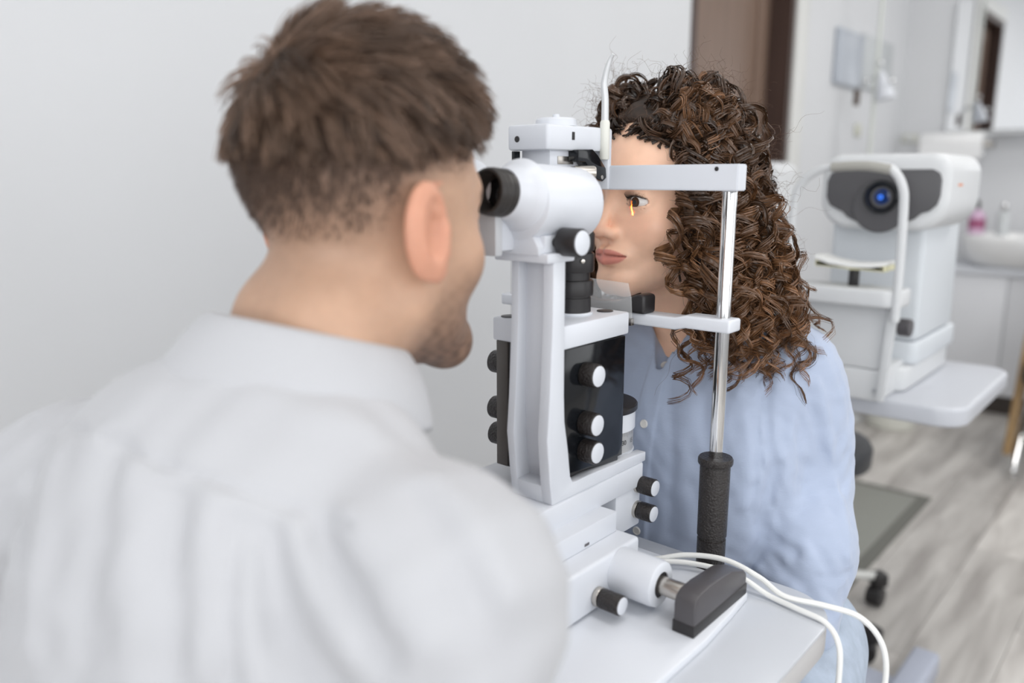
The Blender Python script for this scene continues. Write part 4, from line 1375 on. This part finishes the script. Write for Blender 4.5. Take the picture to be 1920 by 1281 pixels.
# ---- curly hair
def w_scalp(k):
    v = rng.normal(size=(k, 3))
    v /= np.linalg.norm(v, axis=1, keepdims=True)
    v[:, 2] = np.abs(v[:, 2]) * np.where(rng.random(k) < .72, 1, -.55)
    v /= np.linalg.norm(v, axis=1, keepdims=True)
    p = np.array((0, -.012, .036)) + v * np.array((.072, .092, .084))
    line = np.interp(p[:, 1], [-.11, -.03, .0, .03, .05, .07, .085], [-.05, -.03, .0, .012, .042, .066, .088])
    return p[p[:, 2] > line]
def curl_locks(nl, ns, K, lay0, lay1, zmin=-1.0, amin=56, zlo=-.225, zhi=-.045, ymin=-1.0):
    p = w_scalp(nl * (4 if zmin < 0 else 14 if ymin < 0 else 60))
    p = p[(p[:, 2] > zmin) & (p[:, 1] > ymin)][:nl]
    nl = len(p)
    n = (p - np.array((0, -.012, .02)))
    n /= np.linalg.norm(n, axis=1, keepdims=True)
    az = np.arctan2(n[:, 0], n[:, 1])                 # 0 = forward
    # swing the forehead locks to the sides
    az2 = np.sign(az + 1e-6) * np.maximum(np.abs(az), R(amin) + R(24) * rng.random(nl))
    az2 += rng.normal(size=nl) * .10
    lay = rng.uniform(lay0, lay1, nl)
    zend = rng.uniform(zlo, zhi, nl)
    back = np.clip((np.abs(az2) - R(60)) / R(120), 0, 1)
    t = np.linspace(0, 1, K)
    P = np.zeros((nl, K, 3))
    # hair mass half-widths by height (local z): narrow at the crown, wide at the jaw
    zz = np.array([.15, .11, .06, 0, -.06, -.12, -.18, -.24])
    Rx = np.array([.045, .070, .086, .102, .130, .156, .168, .15])
    Ry = np.array([.052, .084, .100, .108, .120, .132, .136, .12])
    up = np.clip((p[:, 2] - .03) / .09, 0, 1)
    zd = .34 * np.clip((n[:, 1] - .05) / .4, 0, 1)
    for i, tt in enumerate(t):
        # height runs down from the root, after a small rise at the root
        zt = np.clip((tt - zd) / (1 - zd), 0, 1)
        z = p[:, 2] + .030 * up * lay * np.sin(min(tt * 3.0, 1.0) * PI / 2) + (zend - p[:, 2]) * zt ** 1.15
        rx = np.interp(-z, -zz, Rx) * lay
        ry = np.interp(-z, -zz, Ry) * lay
        a = az + (az2 - az) * np.clip(tt * 2.4, 0, 1)
        tgt = np.stack([np.sin(a) * rx, -.018 + np.cos(a) * ry, z], 1)
        root = p + n * (.010 * tt)
        w_ = np.clip(tt * 3.2, 0, 1)
        w_ = w_ * w_ * (3 - 2 * w_)
        P[:, i] = root * (1 - w_)[..., None] + tgt * w_[..., None] if np.ndim(w_) else root * (1 - w_) + tgt * w_
    # even steps along each lock
    for i in range(nl):
        sl_ = np.concatenate([[0], np.cumsum(np.linalg.norm(np.diff(P[i], axis=0), axis=1))])
        u_ = np.linspace(0, sl_[-1], K)
        P[i] = np.stack([np.interp(u_, sl_, P[i][:, c_]) for c_ in range(3)], 1)
    q1, q2 = rng.normal(size=(2, nl, 3)) * np.array((.009, .009, .005))
    f1, f2 = rng.uniform(2.5, 5.5, (2, nl, 1)) 
    g1, g2 = rng.uniform(0, 6.3, (2, nl, 1))
    env = np.clip(t * 3, 0, 1)[None]
    P += (np.sin(f1 * t[None] * 2 + g1) * env)[..., None] * q1[:, None] + (np.sin(f2 * t[None] * 4 + g2) * env)[..., None] * q2[:, None] * .5
    for _ in range(4):
        P[:, 1:-1] = .25 * P[:, :-2] + .5 * P[:, 1:-1] + .25 * P[:, 2:]
    # helix
    T = np.gradient(P, axis=1)
    ln = np.linalg.norm(T, axis=2, keepdims=True)
    s = np.cumsum(ln[..., 0], 1)
    T /= ln + 1e-9
    X = np.cross(T, np.array([.2, .3, .93]))
    X /= np.linalg.norm(X, axis=2, keepdims=True) + 1e-9
    Y = np.cross(T, X)
    hr = rng.uniform(.0055, .0130, nl)
    pitch = hr * rng.uniform(3.2, 5.0, nl)
    ph = rng.uniform(0, 2 * PI, nl)
    sg = np.where(rng.random(nl) < .5, 1, -1)
    wig = rng.normal(size=(nl, 3)) * .010
    out = np.zeros((nl, ns, K, 3))
    amp = np.clip(s / .05, .15, 1) * (1 + .35 * np.sin(s * rng.uniform(30, 70, (nl, 1)) + rng.uniform(0, 6, (nl, 1))))
    A = ph[:, None] + sg[:, None] * 2 * PI * s / pitch[:, None]
    ctr = P + hr[:, None, None] * amp[..., None] * (X * np.cos(A)[..., None] + Y * np.sin(A)[..., None])
    ctr += wig[:, None] * (t[None, :, None] ** 1.5)
    rad_dir = X * np.cos(A)[..., None] + Y * np.sin(A)[..., None]
    for j in range(ns):
        o1 = rng.normal(size=(nl, 1, 1)) * .0012
        o2 = rng.normal(size=(nl, 1, 1)) * .0034
        lag = rng.normal(size=(nl, 1)) * .10
        fz = rng.normal(size=(nl, 1)) * .0006
        sp = 1 - .35 * t[None, :, None]
        Aj = A + lag
        extra = fz[..., None] * np.sin(s[..., None] * rng.uniform(150, 400, (nl, 1, 1)) + rng.uniform(0, 6, (nl, 1, 1)))
        out[:, j] = ctr + (rad_dir * o1 + T * o2 * amp[..., None]) * sp + (X * np.cos(Aj)[..., None] + Y * np.sin(Aj)[..., None] - rad_dir) * hr[:, None, None] * amp[..., None] + extra * Y
    sd_ = np.cross(np.gradient(ctr, axis=1), rad_dir)
    sd_ /= np.linalg.norm(sd_, axis=2, keepdims=True) + 1e-9
    return out, sd_, rad_dir
def w_keep(P):
    """drop paths that would cut through the face; push the rest out of the skull"""
    q = P.reshape(-1, 3)
    return P
KH, NS = 84, 15
locks, side1, rd1 = curl_locks(340, NS, KH, .76, 1.05)
tops, side2, rd2 = curl_locks(160, NS, KH, .86, 1.06, .066, 50)
fronts, side3, rd3 = curl_locks(60, NS, KH, .92, 1.08, .088, 84)
fringe, side4, rd4 = curl_locks(110, NS, KH, .90, 1.04, .066, 62, .035, .085, .015)
locks = np.concatenate([locks, tops, fronts, fringe])
side_l = np.concatenate([side1, side2, side3, side4])
rad_l = np.concatenate([rd1, rd2, rd3, rd4])
inner, _, _ = curl_locks(130, 8, 44, .55, .8, -1.0, 55, -.13)
def finish(L_):
    nl, ns, K, _ = L_.shape
    q = L_.reshape(-1, 3)
    # keep the face free: locks that would hang across it are left out, the rest moved aside
    fr = (q[:, 1] > .004) & (q[:, 2] < np.interp(q[:, 1], [0, .05, .07, .09], [.030, .045, .060, .074]))
    lim = np.interp(q[:, 1], [.004, .02, .05, .08, .12], [.056, .067, .071, .074, .078])
    dep = np.where(fr, lim - np.abs(q[:, 0]), -1)
    drop = dep.reshape(nl, ns * K).max(1) > .016
    ins = dep > 0
    q[ins, 0] = np.sign(q[ins, 0] + 1e-9) * (lim[ins] + .15 * dep[ins])
    dd = head_sdf(q, False)
    bad = dd < .002
    if bad.any():
        g_ = grad(lambda x: head_sdf(x, False), q[bad])
        q[bad] += g_ * (.003 - dd[bad])[:, None]
    wp = q @ WR.T + WH
    lowm = np.where(wp[:, 2] < .995)[0]
    for _ in range(2):
        ds = w_shirt(wp[lowm])
        inn = lowm[ds < .003]
        if _ == 0:
            deep = np.zeros(len(q))
            deep[lowm] = np.minimum(ds, 0)
            drop |= deep.reshape(nl, ns * K).min(1) < -.032
        if len(inn):
            wp[inn] += grad(w_shirt, wp[inn], .002) * np.minimum(.004 - w_shirt(wp[inn]), .02)[:, None]
    q[lowm] = (wp[lowm] - WH) @ WR
    return q.reshape(nl, ns, K, 3)[~drop].reshape(-1, K, 3), ~drop
PL, kept = finish(locks)
NL = int(kept.sum())
K1 = locks.shape[2]
mixw = rng.normal(size=(len(PL), 1, 1)) * .8
sd = np.repeat(side_l[kept], NS, 0) + np.repeat(rad_l[kept], NS, 0) * mixw
sd /= np.linalg.norm(sd, axis=2, keepdims=True)
wd = np.interp(np.linspace(0, 1, K1), [0, .1, .75, 1], [.5, 1, .9, .25])[None] * rng.uniform(.00045, .0010, len(PL))[:, None]
Vw, Fw = ribbons(PL @ WR.T + WH, sd @ WR.T, wd)
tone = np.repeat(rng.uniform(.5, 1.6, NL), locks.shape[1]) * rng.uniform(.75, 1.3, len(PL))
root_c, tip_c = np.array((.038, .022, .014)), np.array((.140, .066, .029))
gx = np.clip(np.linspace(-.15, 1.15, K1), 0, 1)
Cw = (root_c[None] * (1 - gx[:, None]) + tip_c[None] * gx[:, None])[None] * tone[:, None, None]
M_hair2 = mat('patient_hair', (.1, .05, .03), .33, attr='tint', spec=.55)
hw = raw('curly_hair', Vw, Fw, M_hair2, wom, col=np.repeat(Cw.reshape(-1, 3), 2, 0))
PI_, _ = finish(inner)
K2 = inner.shape[2]
Vi, Fi = strands(PI_ @ WR.T + WH, np.full((len(PI_), K2), .0007), 3)
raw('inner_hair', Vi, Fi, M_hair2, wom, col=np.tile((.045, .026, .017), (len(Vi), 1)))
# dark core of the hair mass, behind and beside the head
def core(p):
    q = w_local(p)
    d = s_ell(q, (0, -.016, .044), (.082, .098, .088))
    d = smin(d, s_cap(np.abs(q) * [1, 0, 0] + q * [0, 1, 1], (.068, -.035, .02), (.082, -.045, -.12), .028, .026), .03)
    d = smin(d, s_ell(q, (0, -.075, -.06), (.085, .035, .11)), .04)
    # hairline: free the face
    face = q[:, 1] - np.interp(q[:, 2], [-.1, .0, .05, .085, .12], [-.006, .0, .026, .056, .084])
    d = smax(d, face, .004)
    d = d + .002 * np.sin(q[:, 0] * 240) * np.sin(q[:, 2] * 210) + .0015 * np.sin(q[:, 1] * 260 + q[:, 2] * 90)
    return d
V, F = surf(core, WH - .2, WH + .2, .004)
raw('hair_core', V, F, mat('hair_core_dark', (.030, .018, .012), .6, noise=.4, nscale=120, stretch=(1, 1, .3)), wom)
# frizz
def frizz(n, K):
    base = PL[rng.integers(0, len(PL), n)]
    i0 = rng.integers(6, K1 - 14, n)
    st_ = base[np.arange(n), i0]
    o = st_ - np.array((0, -.02, -.03))
    o /= np.linalg.norm(o, axis=1, keepdims=True)
    d = o * .8 + rng.normal(size=(n, 3)) * .7
    d /= np.linalg.norm(d, axis=1, keepdims=True)
    ax1 = np.cross(d, rng.normal(size=(n, 3)))
    ax1 /= np.linalg.norm(ax1, axis=1, keepdims=True)
    ax2 = np.cross(d, ax1)
    t = np.linspace(0, 1, K)
    L_ = rng.uniform(.025, .065, n)
    rr = rng.uniform(.002, .008, n)
    fr = rng.uniform(1.0, 3.0, n)
    ph = rng.uniform(0, 6, n)
    a = ph[:, None] + fr[:, None] * 2 * PI * t[None]
    P = st_[:, None] + d[:, None] * (L_[:, None] * t[None])[..., None]
    P += (rr[:, None] * np.minimum(t * 3, 1)[None])[..., None] * (ax1[:, None] * (np.cos(a) - np.cos(ph)[:, None])[..., None] + ax2[:, None] * (np.sin(a) - np.sin(ph)[:, None])[..., None])
    ok = ~((P[:, :, 1] > .045) & (np.abs(P[:, :, 0]) < .066) & (P[:, :, 2] < .07)).any(1)
    return P[ok]
PF = frizz(1300, 15)
Vf, Ff = strands(PF @ WR.T + WH, np.linspace(.00016, .00009, 15)[None], 3)
o = raw('flyaway_hair', Vf, Ff, M_hair2, wom, col=np.tile((.12, .062, .033), (len(Vf), 1)))

# ---- jeans
M_jean = mat('pale_denim', (.40, .46, .55), .85, noise=.12, nscale=40, bump=.3, bscale=900)
KL, KR = np.array((-.235, .60, .560)), np.array((-.62, .60, .555))
def w_jeans(p):
    q = b_local(p)
    d = s_ell(q, (0, -.02, .56), (.165, .12, .09))
    for sx, Kn in ((-1, KL), (1, KR)):
        h = wb(sx * .15, .0, .575)
        d = smin(d, s_chain(p, [h, Kn, Kn + np.array((0, .10, -.46))], [.092, .070, .045], .03), .04)
    return d
V, F = surf(w_jeans, (-.80, .50, .05), (-.18, 1.14, .70), .005)
jn = raw('jeans', V, F, M_jean, wom)
for Kn in (KL, KR):
    obj('shoe', ball((Kn[0], Kn[1] + .04, .035), (.038, .11, .036), 3), M_white2, wom)
sc_ = thing('patient_chair', (-.54, .95, 0), 'dark cushioned chair seat under the woman in blue', 'chair')
obj('seat', prism(round_rect(-.76, .80, -.33, 1.16, .06), 'Z', .40, .475, .015, 3), M_black, sc_)
obj('chair_column', cyl((-.54, .98, .05), (0, 0, 1), .035, .35), M_chrome, sc_)
obj('chair_base', lathe((-.54, .98, 0), (0, 0, 1), [(.24, 0), (.24, .012), (.20, .025), (.05, .05)], 40), M_lgrey, sc_)
# ------------------------------------------------------------------ second instrument: autorefractor on its own table
AT = thing('refractor_table', (-.62, 1.78, 0), 'pale grey lift table with rounded corners under the autorefractor', 'table')
obj('table_top', prism(round_rect(-.98, 1.572, -.293, 2.02, .055, 10), 'Z', .702, .74, .008, 4), mat('grey_white_top', (.535, .55, .59), .3), AT)
obj('table_column', box((-.66, 1.70, .05), (-.56, 1.80, .702), .01), M_lgrey, AT)
M_blue = mat('blue_grey_enamel', (.44, .47, .56), .35)
obj('table_foot', box((-.41, 1.45, .0), (-.35, 1.935, .062), .012, 3), M_blue, AT)
obj('cross_bar', box((-.67, 1.69, .003), (-.405, 1.82, .032), .008), M_blue, AT)

AR = thing('autorefractor', (-.50, 1.75, .74), 'white autorefractor with dark grey front and round black lens on the far table', 'autorefractor')
obj('base', prism(round_rect(-.612, 1.63, -.412, 1.97, [.03, .03, .03, .03]), 'Z', .7405, .79, .008, 3), M_white2, AR)
obj('base_slide', prism(round_rect(-.600, 1.672, -.405, 1.985, [.02, .02, .03, .03]), 'Z', .7905, .836, .006, 3), M_arlow, AR)
obj('lower_body', prism([(1.672, .8365), (1.940, .8365), (1.935, .98), (1.925, 1.09), (1.665, 1.09), (1.668, .95)], 'X', -.585, -.408, .012, 4), M_arlow, AR)
# head: rounded housing with dark front panel
def ar_head():
    bm = prism(round_rect(-.592, 1.055, -.362, 1.196, [.055, .055, .035, .035], 10), 'Y', 1.605, 1.85, .016, 4)
    return bm
obj('head_housing', ar_head(), M_white2, AR)
pn = round_rect(-.578, 1.088, -.378, 1.170, [.02, .02, .024, .024], 8)
pn2 = [(-.555, 1.092), (-.545, 1.088), (-.535, 1.078), (-.52, 1.0705), (-.43, 1.0705), (-.415, 1.078), (-.405, 1.088), (-.392, 1.092), (-.380, 1.104), (-.376, 1.12), (-.376, 1.148), (-.380, 1.160), (-.392, 1.167), (-.56, 1.167), (-.572, 1.160), (-.578, 1.145), (-.578, 1.115), (-.570, 1.100)]
fp = obj('front_panel', prism(pn2, 'Y', 1.5985, 1.607, .0025, 3), mat('slate_grey_plastic', (.085, .083, .088), .42), AR)
obj('hood', lathe((-.477, 1.600, 1.100), (0, -1, 0), [(.050, 0), (.047, .006), (.03, .008)], 40), MATS['slate_grey_plastic'], AR)
obj('lens_barrel', lathe((-.473, 1.602, 1.117), (0, -1, 0), [(.031, 0), (.031, .016), (.029, .018), (.025, .018), (.019, .008), (.0, .008)], 48, False), M_gloss, AR)
obj('lens_glass', lathe((-.473, 1.602, 1.117), (0, -1, 0), [(.019, .0085), (.010, .0115), (.0, .012)], 32, False), mat('blue_coated_lens', (.01, .03, .12), .08), AR)
obj('alignment_light', lathe((-.474, 1.602, 1.1165), (0, -1, 0), [(.0022, .0128), (.0036, .0130), (.0046, .0128)], 24, False), mat('blue_led', (.05, .2, .8), .3, emit=(.02, .18, 1.0), estr=1.6), AR)
obj('sensor', cyl((-.513, 1.599, 1.119), (0, -1, 0), .0045, .002, .0004, 16), M_gloss, AR)
obj('logo_mark', box((-.3616, 1.66, 1.137), (-.3610, 1.69, 1.141)), mat('orange_print', (.75, .25, .10), .5), AR)
# forehead hoop and chin rest in front
hp = [(-.408, 1.512, .90), (-.408, 1.510, 1.00), (-.410, 1.508, 1.10), (-.414, 1.506, 1.135), (-.428, 1.505, 1.160), (-.45, 1.505, 1.170), (-.53, 1.505, 1.171), (-.565, 1.505, 1.163), (-.592, 1.506, 1.140), (-.604, 1.508, 1.10), (-.608, 1.51, 1.00), (-.608, 1.512, .90)]
obj('forehead_hoop', tube(hp, .0078, 14, 8), M_white2, AR)
obj('forehead_pad', tube([(-.435, 1.499, 1.1655), (-.47, 1.498, 1.1715), (-.50, 1.498, 1.1722), (-.535, 1.498, 1.1705)], .0085, 12, 6), mat('taupe_pad', (.36, .35, .32), .6), AR)
obj('chin_arm', prism(round_rect(-.618, 1.50, -.400, 1.575, [.035, .035, .01, .01], 8), 'Z', .922, .955, .006, 3), M_white2, AR)
obj('chin_support', prism([(-.600, .800), (-.432, .800), (-.425, .86), (-.428, .924), (-.600, .924)], 'Y', 1.535, 1.580, .006, 3), M_white2, AR)
obj('chin_foot', prism(round_rect(-.605, 1.535, -.428, 1.70, .01), 'Z', .7405, .80, .005, 3), M_white2, AR)
obj('support_bracket', prism([(-.432, .745), (-.418, .745), (-.408, .90), (-.408, .93), (-.424, .93), (-.426, .88)], 'Y', 1.522, 1.533, .002), M_white2, AR)
obj('chin_stem', cyl((-.492, 1.535, .9545), (0, 0, 1), .0095, .035, .0005, 20), M_black, AR)
obj('chin_cup', prism([(-.556, .990), (-.430, .986), (-.430, .998), (-.455, .992), (-.492, .9905), (-.53, .995), (-.556, 1.003)], 'Y', 1.505, 1.565, .003, 3), mat('chin_cup_yellow', (.72, .69, .47), .6), AR)
obj('paper_stack', prism([(-.556, 1.0035), (-.53, .9955), (-.492, .9912), (-.455, .9928), (-.428, .9985), (-.426, 1.005), (-.455, .9995), (-.492, .9975), (-.53, 1.0025), (-.557, 1.0105)], 'Y', 1.503, 1.567, .0008), mat('tissue_paper', (.82, .82, .80), .8), AR)
obj('side_knob', lathe((-.418, 1.547, .885), (1, 0, 0), [(.006, 0), (.006, .008), (.0155, .009), (.0165, .012), (.0165, .028), (.015, .030)], 24), M_dark, AR)
for bx, bz in ((-.438, .762), (-.525, .788)):
    obj('cover_screw', cyl((bx, 1.535, bz), (0, -1, 0), .004, .002, .0004, 16), M_grey, AR)

# rolling stool behind the patient
S2 = thing('rolling_stool', (-.735, 1.99, 0), 'round black stool on casters under the autorefractor table', 'stool')
sc0 = (-.735, 1.99)
obj('stool_seat', lathe((*sc0, .437), (0, 0, 1), [(.15, 0), (.170, .004), (.172, .045), (.165, .058), (.14, .064), (.0, .066)], 48), mat('black_vinyl', (.035, .037, .042), .38), S2)
obj('stool_column', cyl((*sc0, .08), (0, 0, 1), .025, .357), M_black, S2)
for i in range(5):
    a = R(-22 + 72 * i)
    e = (sc0[0] + .26 * math.cos(a), sc0[1] + .26 * math.sin(a))
    obj('stool_leg', tube([(sc0[0], sc0[1], .105), (sc0[0] + .13 * math.cos(a), sc0[1] + .13 * math.sin(a), .098), (*e, .08)], [.017, .014, .011], 10), mat('pale_leg_metal', (.66, .66, .64), .35, metal=.3), S2)
    c = obj('caster', box((e[0] - .020, e[1] - .020, .052), (e[0] + .020, e[1] + .020, .092), .008, 2, a), M_black, S2)
    obj('wheel', cyl((e[0] - .012 * math.cos(a + .6) - .02 * math.sin(a + .6), e[1] - .012 * math.sin(a + .6) + .02 * math.cos(a + .6), .027), (math.sin(a + .6), -math.cos(a + .6), 0), .027, .040, .004, 24), M_black, c)

# floor mat with a darker border
mt = thing('floor_mat', (-1.0, 2.6, 0), 'grey rectangular floor mat with darker border on the wood floor', 'mat')
obj('mat_border', box((-1.30, 2.05, .0), (-.648, 3.09, .006), .002), mat('mat_border_grey', (.15, .15, .135), .9, bump=.3, bscale=400), mt)
obj('mat_pile', box((-1.27, 2.08, .0055), (-.688, 3.05, .008), .001), mat('mat_grey', (.27, .275, .25), .95, noise=.15, nscale=120, bump=.5, bscale=500), mt)

# ------------------------------------------------------------------ wash corner on the end wall
cb = thing('vanity_cabinet', (-.6, 4.65, 0), 'white vanity cabinet with dark plinth under the washbasin', 'cabinet')
obj('plinth', box((-1.36, 4.49, 0), (.6, 4.88, .095)), M_plinth, cb)
for k in range(3):
    x0 = -1.36 + k * .653
    d = obj('cabinet_door', box((x0 + .002, 4.455, .10), (x0 + .651, 4.475, .69), .002), M_cab, cb)
obj('carcass', box((-1.36, 4.476, .096), (.6, 4.88, .69)), M_cab, cb)
obj('counter', box((-1.375, 4.44, .69), (.61, 4.895, .72), .004), M_white, cb)
sk = thing('washbasin', (-.65, 4.6, .72), 'white ceramic washbasin with rounded front on the vanity', 'sink')
ctr = []
for i in range(29):
    a = PI * i / 28
    ctr.append((-.62 - .36 * math.cos(a), 4.56 - .14 * math.sin(a)))
def basin():
    bm = bmesh.new()
    rings = []
    for sc, z in ((.78, .7205), (.90, .745), (.985, .80), (1.0, .84), (1.0, .872), (.97, .879), (.90, .879), (.86, .865), (.70, .80), (.45, .775)):
        ring = []
        for i in range(48):
            a = 2 * PI * i / 48
            ex = math.copysign(abs(math.cos(a)) ** .75, math.cos(a)) * .36
            ey = math.copysign(abs(math.sin(a)) ** .75, math.sin(a)) * .215
            ring.append(bm.verts.new((-.60 + ex * sc, 4.635 + ey * sc, z)))
        rings.append(ring)
    for r0, r1 in zip(rings[:-1], rings[1:]):
        for i in range(48):
            bm.faces.new((r0[i], r0[(i + 1) % 48], r1[(i + 1) % 48], r1[i]))
    bm.faces.new(rings[0][::-1])
    bm.faces.new(rings[-1])
    return bm
obj('basin', basin(), mat('ceramic_white', (.80, .80, .80), .12), sk, 60)
obj('tap', tube([(-.60, 4.80, .875), (-.60, 4.80, 1.0), (-.60, 4.76, 1.04), (-.60, 4.68, 1.03), (-.60, 4.66, 1.0)], .012, 12), M_chrome, sk)
# bottles on the basin rim
b1 = thing('soap_bottle', (-.895, 4.57, .879), 'pink pump soap bottle with black pump on the washbasin rim', 'bottle')
M_pink = mat('pink_soap', (.66, .46, .62), .15, trans=.0)
obj('bottle_body', lathe((-.895, 4.57, .8795), (0, 0, 1), [(.034, 0), (.038, .004), (.038, .085), (.030, .105), (.014, .114), (.013, .122), (.0, .122)], 32, False), M_pink, b1)
obj('bottle_label', lathe((-.895, 4.57, .8795), (0, 0, 1), [(.0384, .028), (.0384, .075)], 32, False), mat('label_crimson', (.36, .10, .20), .5), b1)
obj('pump', tube([(-.895, 4.57, 1.0), (-.895, 4.57, 1.035), (-.895, 4.545, 1.04)], .008, 10, smooth=False), M_black, b1)
b2 = thing('spray_bottle', (-.775, 4.53, .879), 'clear bottle with chrome top on the washbasin rim beside the pink soap', 'bottle')
obj('bottle_body', lathe((-.775, 4.53, .8795), (0, 0, 1), [(.026, 0), (.029, .004), (.029, .10), (.024, .112), (.012, .118), (.0, .118)], 32, False), mat('smoky_clear_plastic', (.55, .57, .58), .15), b2)
obj('bottle_cap', lathe((-.775, 4.53, .9975), (0, 0, 1), [(.015, 0), (.016, .003), (.016, .03), (.013, .034)], 24), M_chrome, b2)

# mirror, shelf and paper roll
mr_ = thing('wall_mirror', (-.5, YB, 1.41), 'large frameless wall mirror above the washbasin reflecting the door', 'mirror')
obj('mirror_glass', box((-1.155, YB - .022, 1.40), (.35, YB - .016, 2.06)), mat('mirror_silver', (.90, .91, .92), .02, metal=1.0), mr_)
obj('mirror_back', box((-1.158, YB - .0155, 1.397), (.353, YB - .001, 2.063)), M_white2, mr_)
sf = thing('glass_shelf', (-.5, YB - .07, 1.38), 'thin white shelf under the wall mirror', 'shelf')
obj('shelf_board', box((-.93, YB - .13, 1.372), (.35, YB - .001, 1.388), .003), M_white2, sf)
pr_ = thing('paper_roll', (-1.08, 4.80, 1.32), 'white paper towel roll on a wall holder left of the mirror shelf', 'paper roll')
obj('roll', lathe((-1.24, 4.80, 1.325), (1, 0, 0), [(.018, 0), (.062, 0), (.063, .002), (.063, .288), (.062, .29), (.018, .29)], 40, False), mat('paper_white', (.82, .82, .82), .85), pr_)
obj('holder_rod', cyl((-1.26, 4.80, 1.325), (1, 0, 0), .012, .335, .001, 16), M_steel, pr_)
for xx in (-1.262, -.928):
    obj('holder_arm', box((xx, 4.79, 1.31), (xx + .012, YB - .001, 1.34), .003), M_steel, pr_)
obj('loose_sheet', box((-1.24, 4.737, 1.25), (-.95, 4.7385, 1.325)), MATS['paper_white'], pr_)
so = thing('wall_socket', (-1.335, YB, 1.37), 'small beige socket on the end wall left of the paper roll', 'socket')
obj('socket_plate', box((-1.375, YB - .010, 1.345), (-1.295, YB - .0005, 1.39), .004), mat('beige_plate', (.60, .60, .52), .5), so)
obj('socket_rocker', box((-1.362, YB - .014, 1.355), (-1.308, YB - .0095, 1.38), .002), M_white2, so)
so = thing('wall_switch', (XL, 4.19, 1.38), 'small beige switch on the left wall below the grey plaque', 'switch')
obj('switch_plate', box((XL + .0005, 4.15, 1.355), (XL + .010, 4.23, 1.415), .004), MATS['beige_plate'], so)
obj('switch_rocker', box((XL + .0095, 4.165, 1.365), (XL + .014, 4.215, 1.405), .002), MATS['beige_plate'], so)
# grey plaque of two plates on the left wall
pq = thing('wall_plaque', (XL, 4.19, 1.7), 'grey metal plaque of two plates on the wall beyond the door', 'plaque')
M_plq = mat('plaque_grey', (.42, .45, .50), .4, noise=.03, nscale=4)
obj('plate', box((XL + .001, 3.80, 1.575), (XL + .02, 4.14, 1.815), .003), M_plq, pq)
obj('plate', box((XL + .001, 4.15, 1.585), (XL + .017, 4.60, 1.83), .003), mat('plaque_grey_pale', (.50, .52, .53), .45), pq)
# slender stand with a small cone and shiny beads before the plaque
st2 = thing('instrument_stand', (-1.24, 3.92, 0), 'slender white stand with a small white cone and shiny beads before the plaque', 'stand')
sx_, sy_ = -1.235, 3.92
obj('pole', cyl((sx_, sy_, .02), (0, 0, 1), .009, 2.25, .001, 16), mat('pale_green_grey', (.62, .64, .60), .4), st2)
obj('foot', lathe((sx_, sy_, 0), (0, 0, 1), [(.07, 0), (.07, .01), (.02, .03)], 32), M_white2, st2)
obj('cone', lathe((sx_ + .05, sy_, 1.50), (-.25, 0, 1), [(.040, 0), (.042, .01), (.028, .07), (.012, .12), (.008, .13)], 24), M_white, st2)
for dx, dz in ((.02, 1.655), (.075, 1.575), (-.035, 1.585)):
    obj('bead', ball((sx_ + dx, sy_ - .02, dz), .012, 2), M_chrome, st2)
obj('clip', box((sx_ - .09, sy_ - .01, 1.48), (sx_ - .065, sy_ + .01, 1.55), .004), mat('dark_brown_clip', (.08, .05, .035), .5), st2)
obj('arm', tube([(sx_, sy_, 1.60), (sx_ - .05, sy_, 1.58), (sx_ - .078, sy_, 1.545)], .005, 8), M_grey, st2)
# pedal bin
bn = thing('waste_bin', (-1.04, 3.95, 0), 'small round white bin on the floor behind the autorefractor table', 'bin')
obj('bin_body', lathe((-1.04, 3.95, 0), (0, 0, 1), [(.10, 0), (.105, .004), (.115, .24), (.113, .245), (.0, .245)], 32, False), M_cream, bn)
obj('bin_lid', lathe((-1.04, 3.95, .2455), (0, 0, 1), [(.117, 0), (.117, .012), (.10, .024), (.0, .03)], 32, False), M_cream, bn)
# white floor unit with rounded top in front of the door
wu = thing('floor_unit', (-1.16, 2.62, 0), 'white floor unit with rounded top corner behind the woman\'s curls', 'cabinet')
obj('unit_body', prism(round_rect(-1.27, .03, -1.085, 1.205, [.01, .01, .035, .035], 8), 'Y', 2.55, 2.72, .01, 3), M_white2, wu)
obj('unit_foot', box((-1.26, 2.56, 0), (-1.095, 2.71, .03)), M_plinth, wu)
# chair at the right edge of the view
ch = thing('wooden_chair', (-.25, 3.75, 0), 'black cushioned chair with light wood side and chrome leg at the right edge', 'chair')
M_wood = mat('oak_side', (.30, .19, .085), .5, noise=.15, nscale=10, stretch=(6, 6, .6))
for xx in (-.515, -.02):
    obj('side_panel', prism([(3.55, .08), (3.64, .08), (3.80, .45), (4.02, .80), (3.96, .82), (3.72, .50)], 'X', xx, xx + .028, .004), M_wood, ch)
obj('seat_cushion', box((-.485, 3.55, .36), (-.022, 4.02, .47), .03, 3), M_black, ch)
obj('back_cushion', prism([(3.93, .44), (4.00, .44), (4.10, .86), (4.04, .88), (3.96, .70)], 'X', -.485, -.022, .02, 3), M_black, ch)
for xx in (-.47, -.03):
    obj('chair_leg', tube([(xx, 3.90, .36), (xx, 3.70, .20), (xx, 3.56, .05), (xx, 3.54, .018)], .013, 12), M_chrome, ch)
    obj('chair_foot', lathe((xx, 3.54, 0), (0, 0, 1), [(.022, 0), (.024, .004), (.022, .02), (.014, .024)], 20), M_chrome, ch)
    obj('chair_leg', tube([(xx, 3.78, .36), (xx, 3.95, .16), (xx, 4.02, .01)], .013, 12), M_chrome, ch)
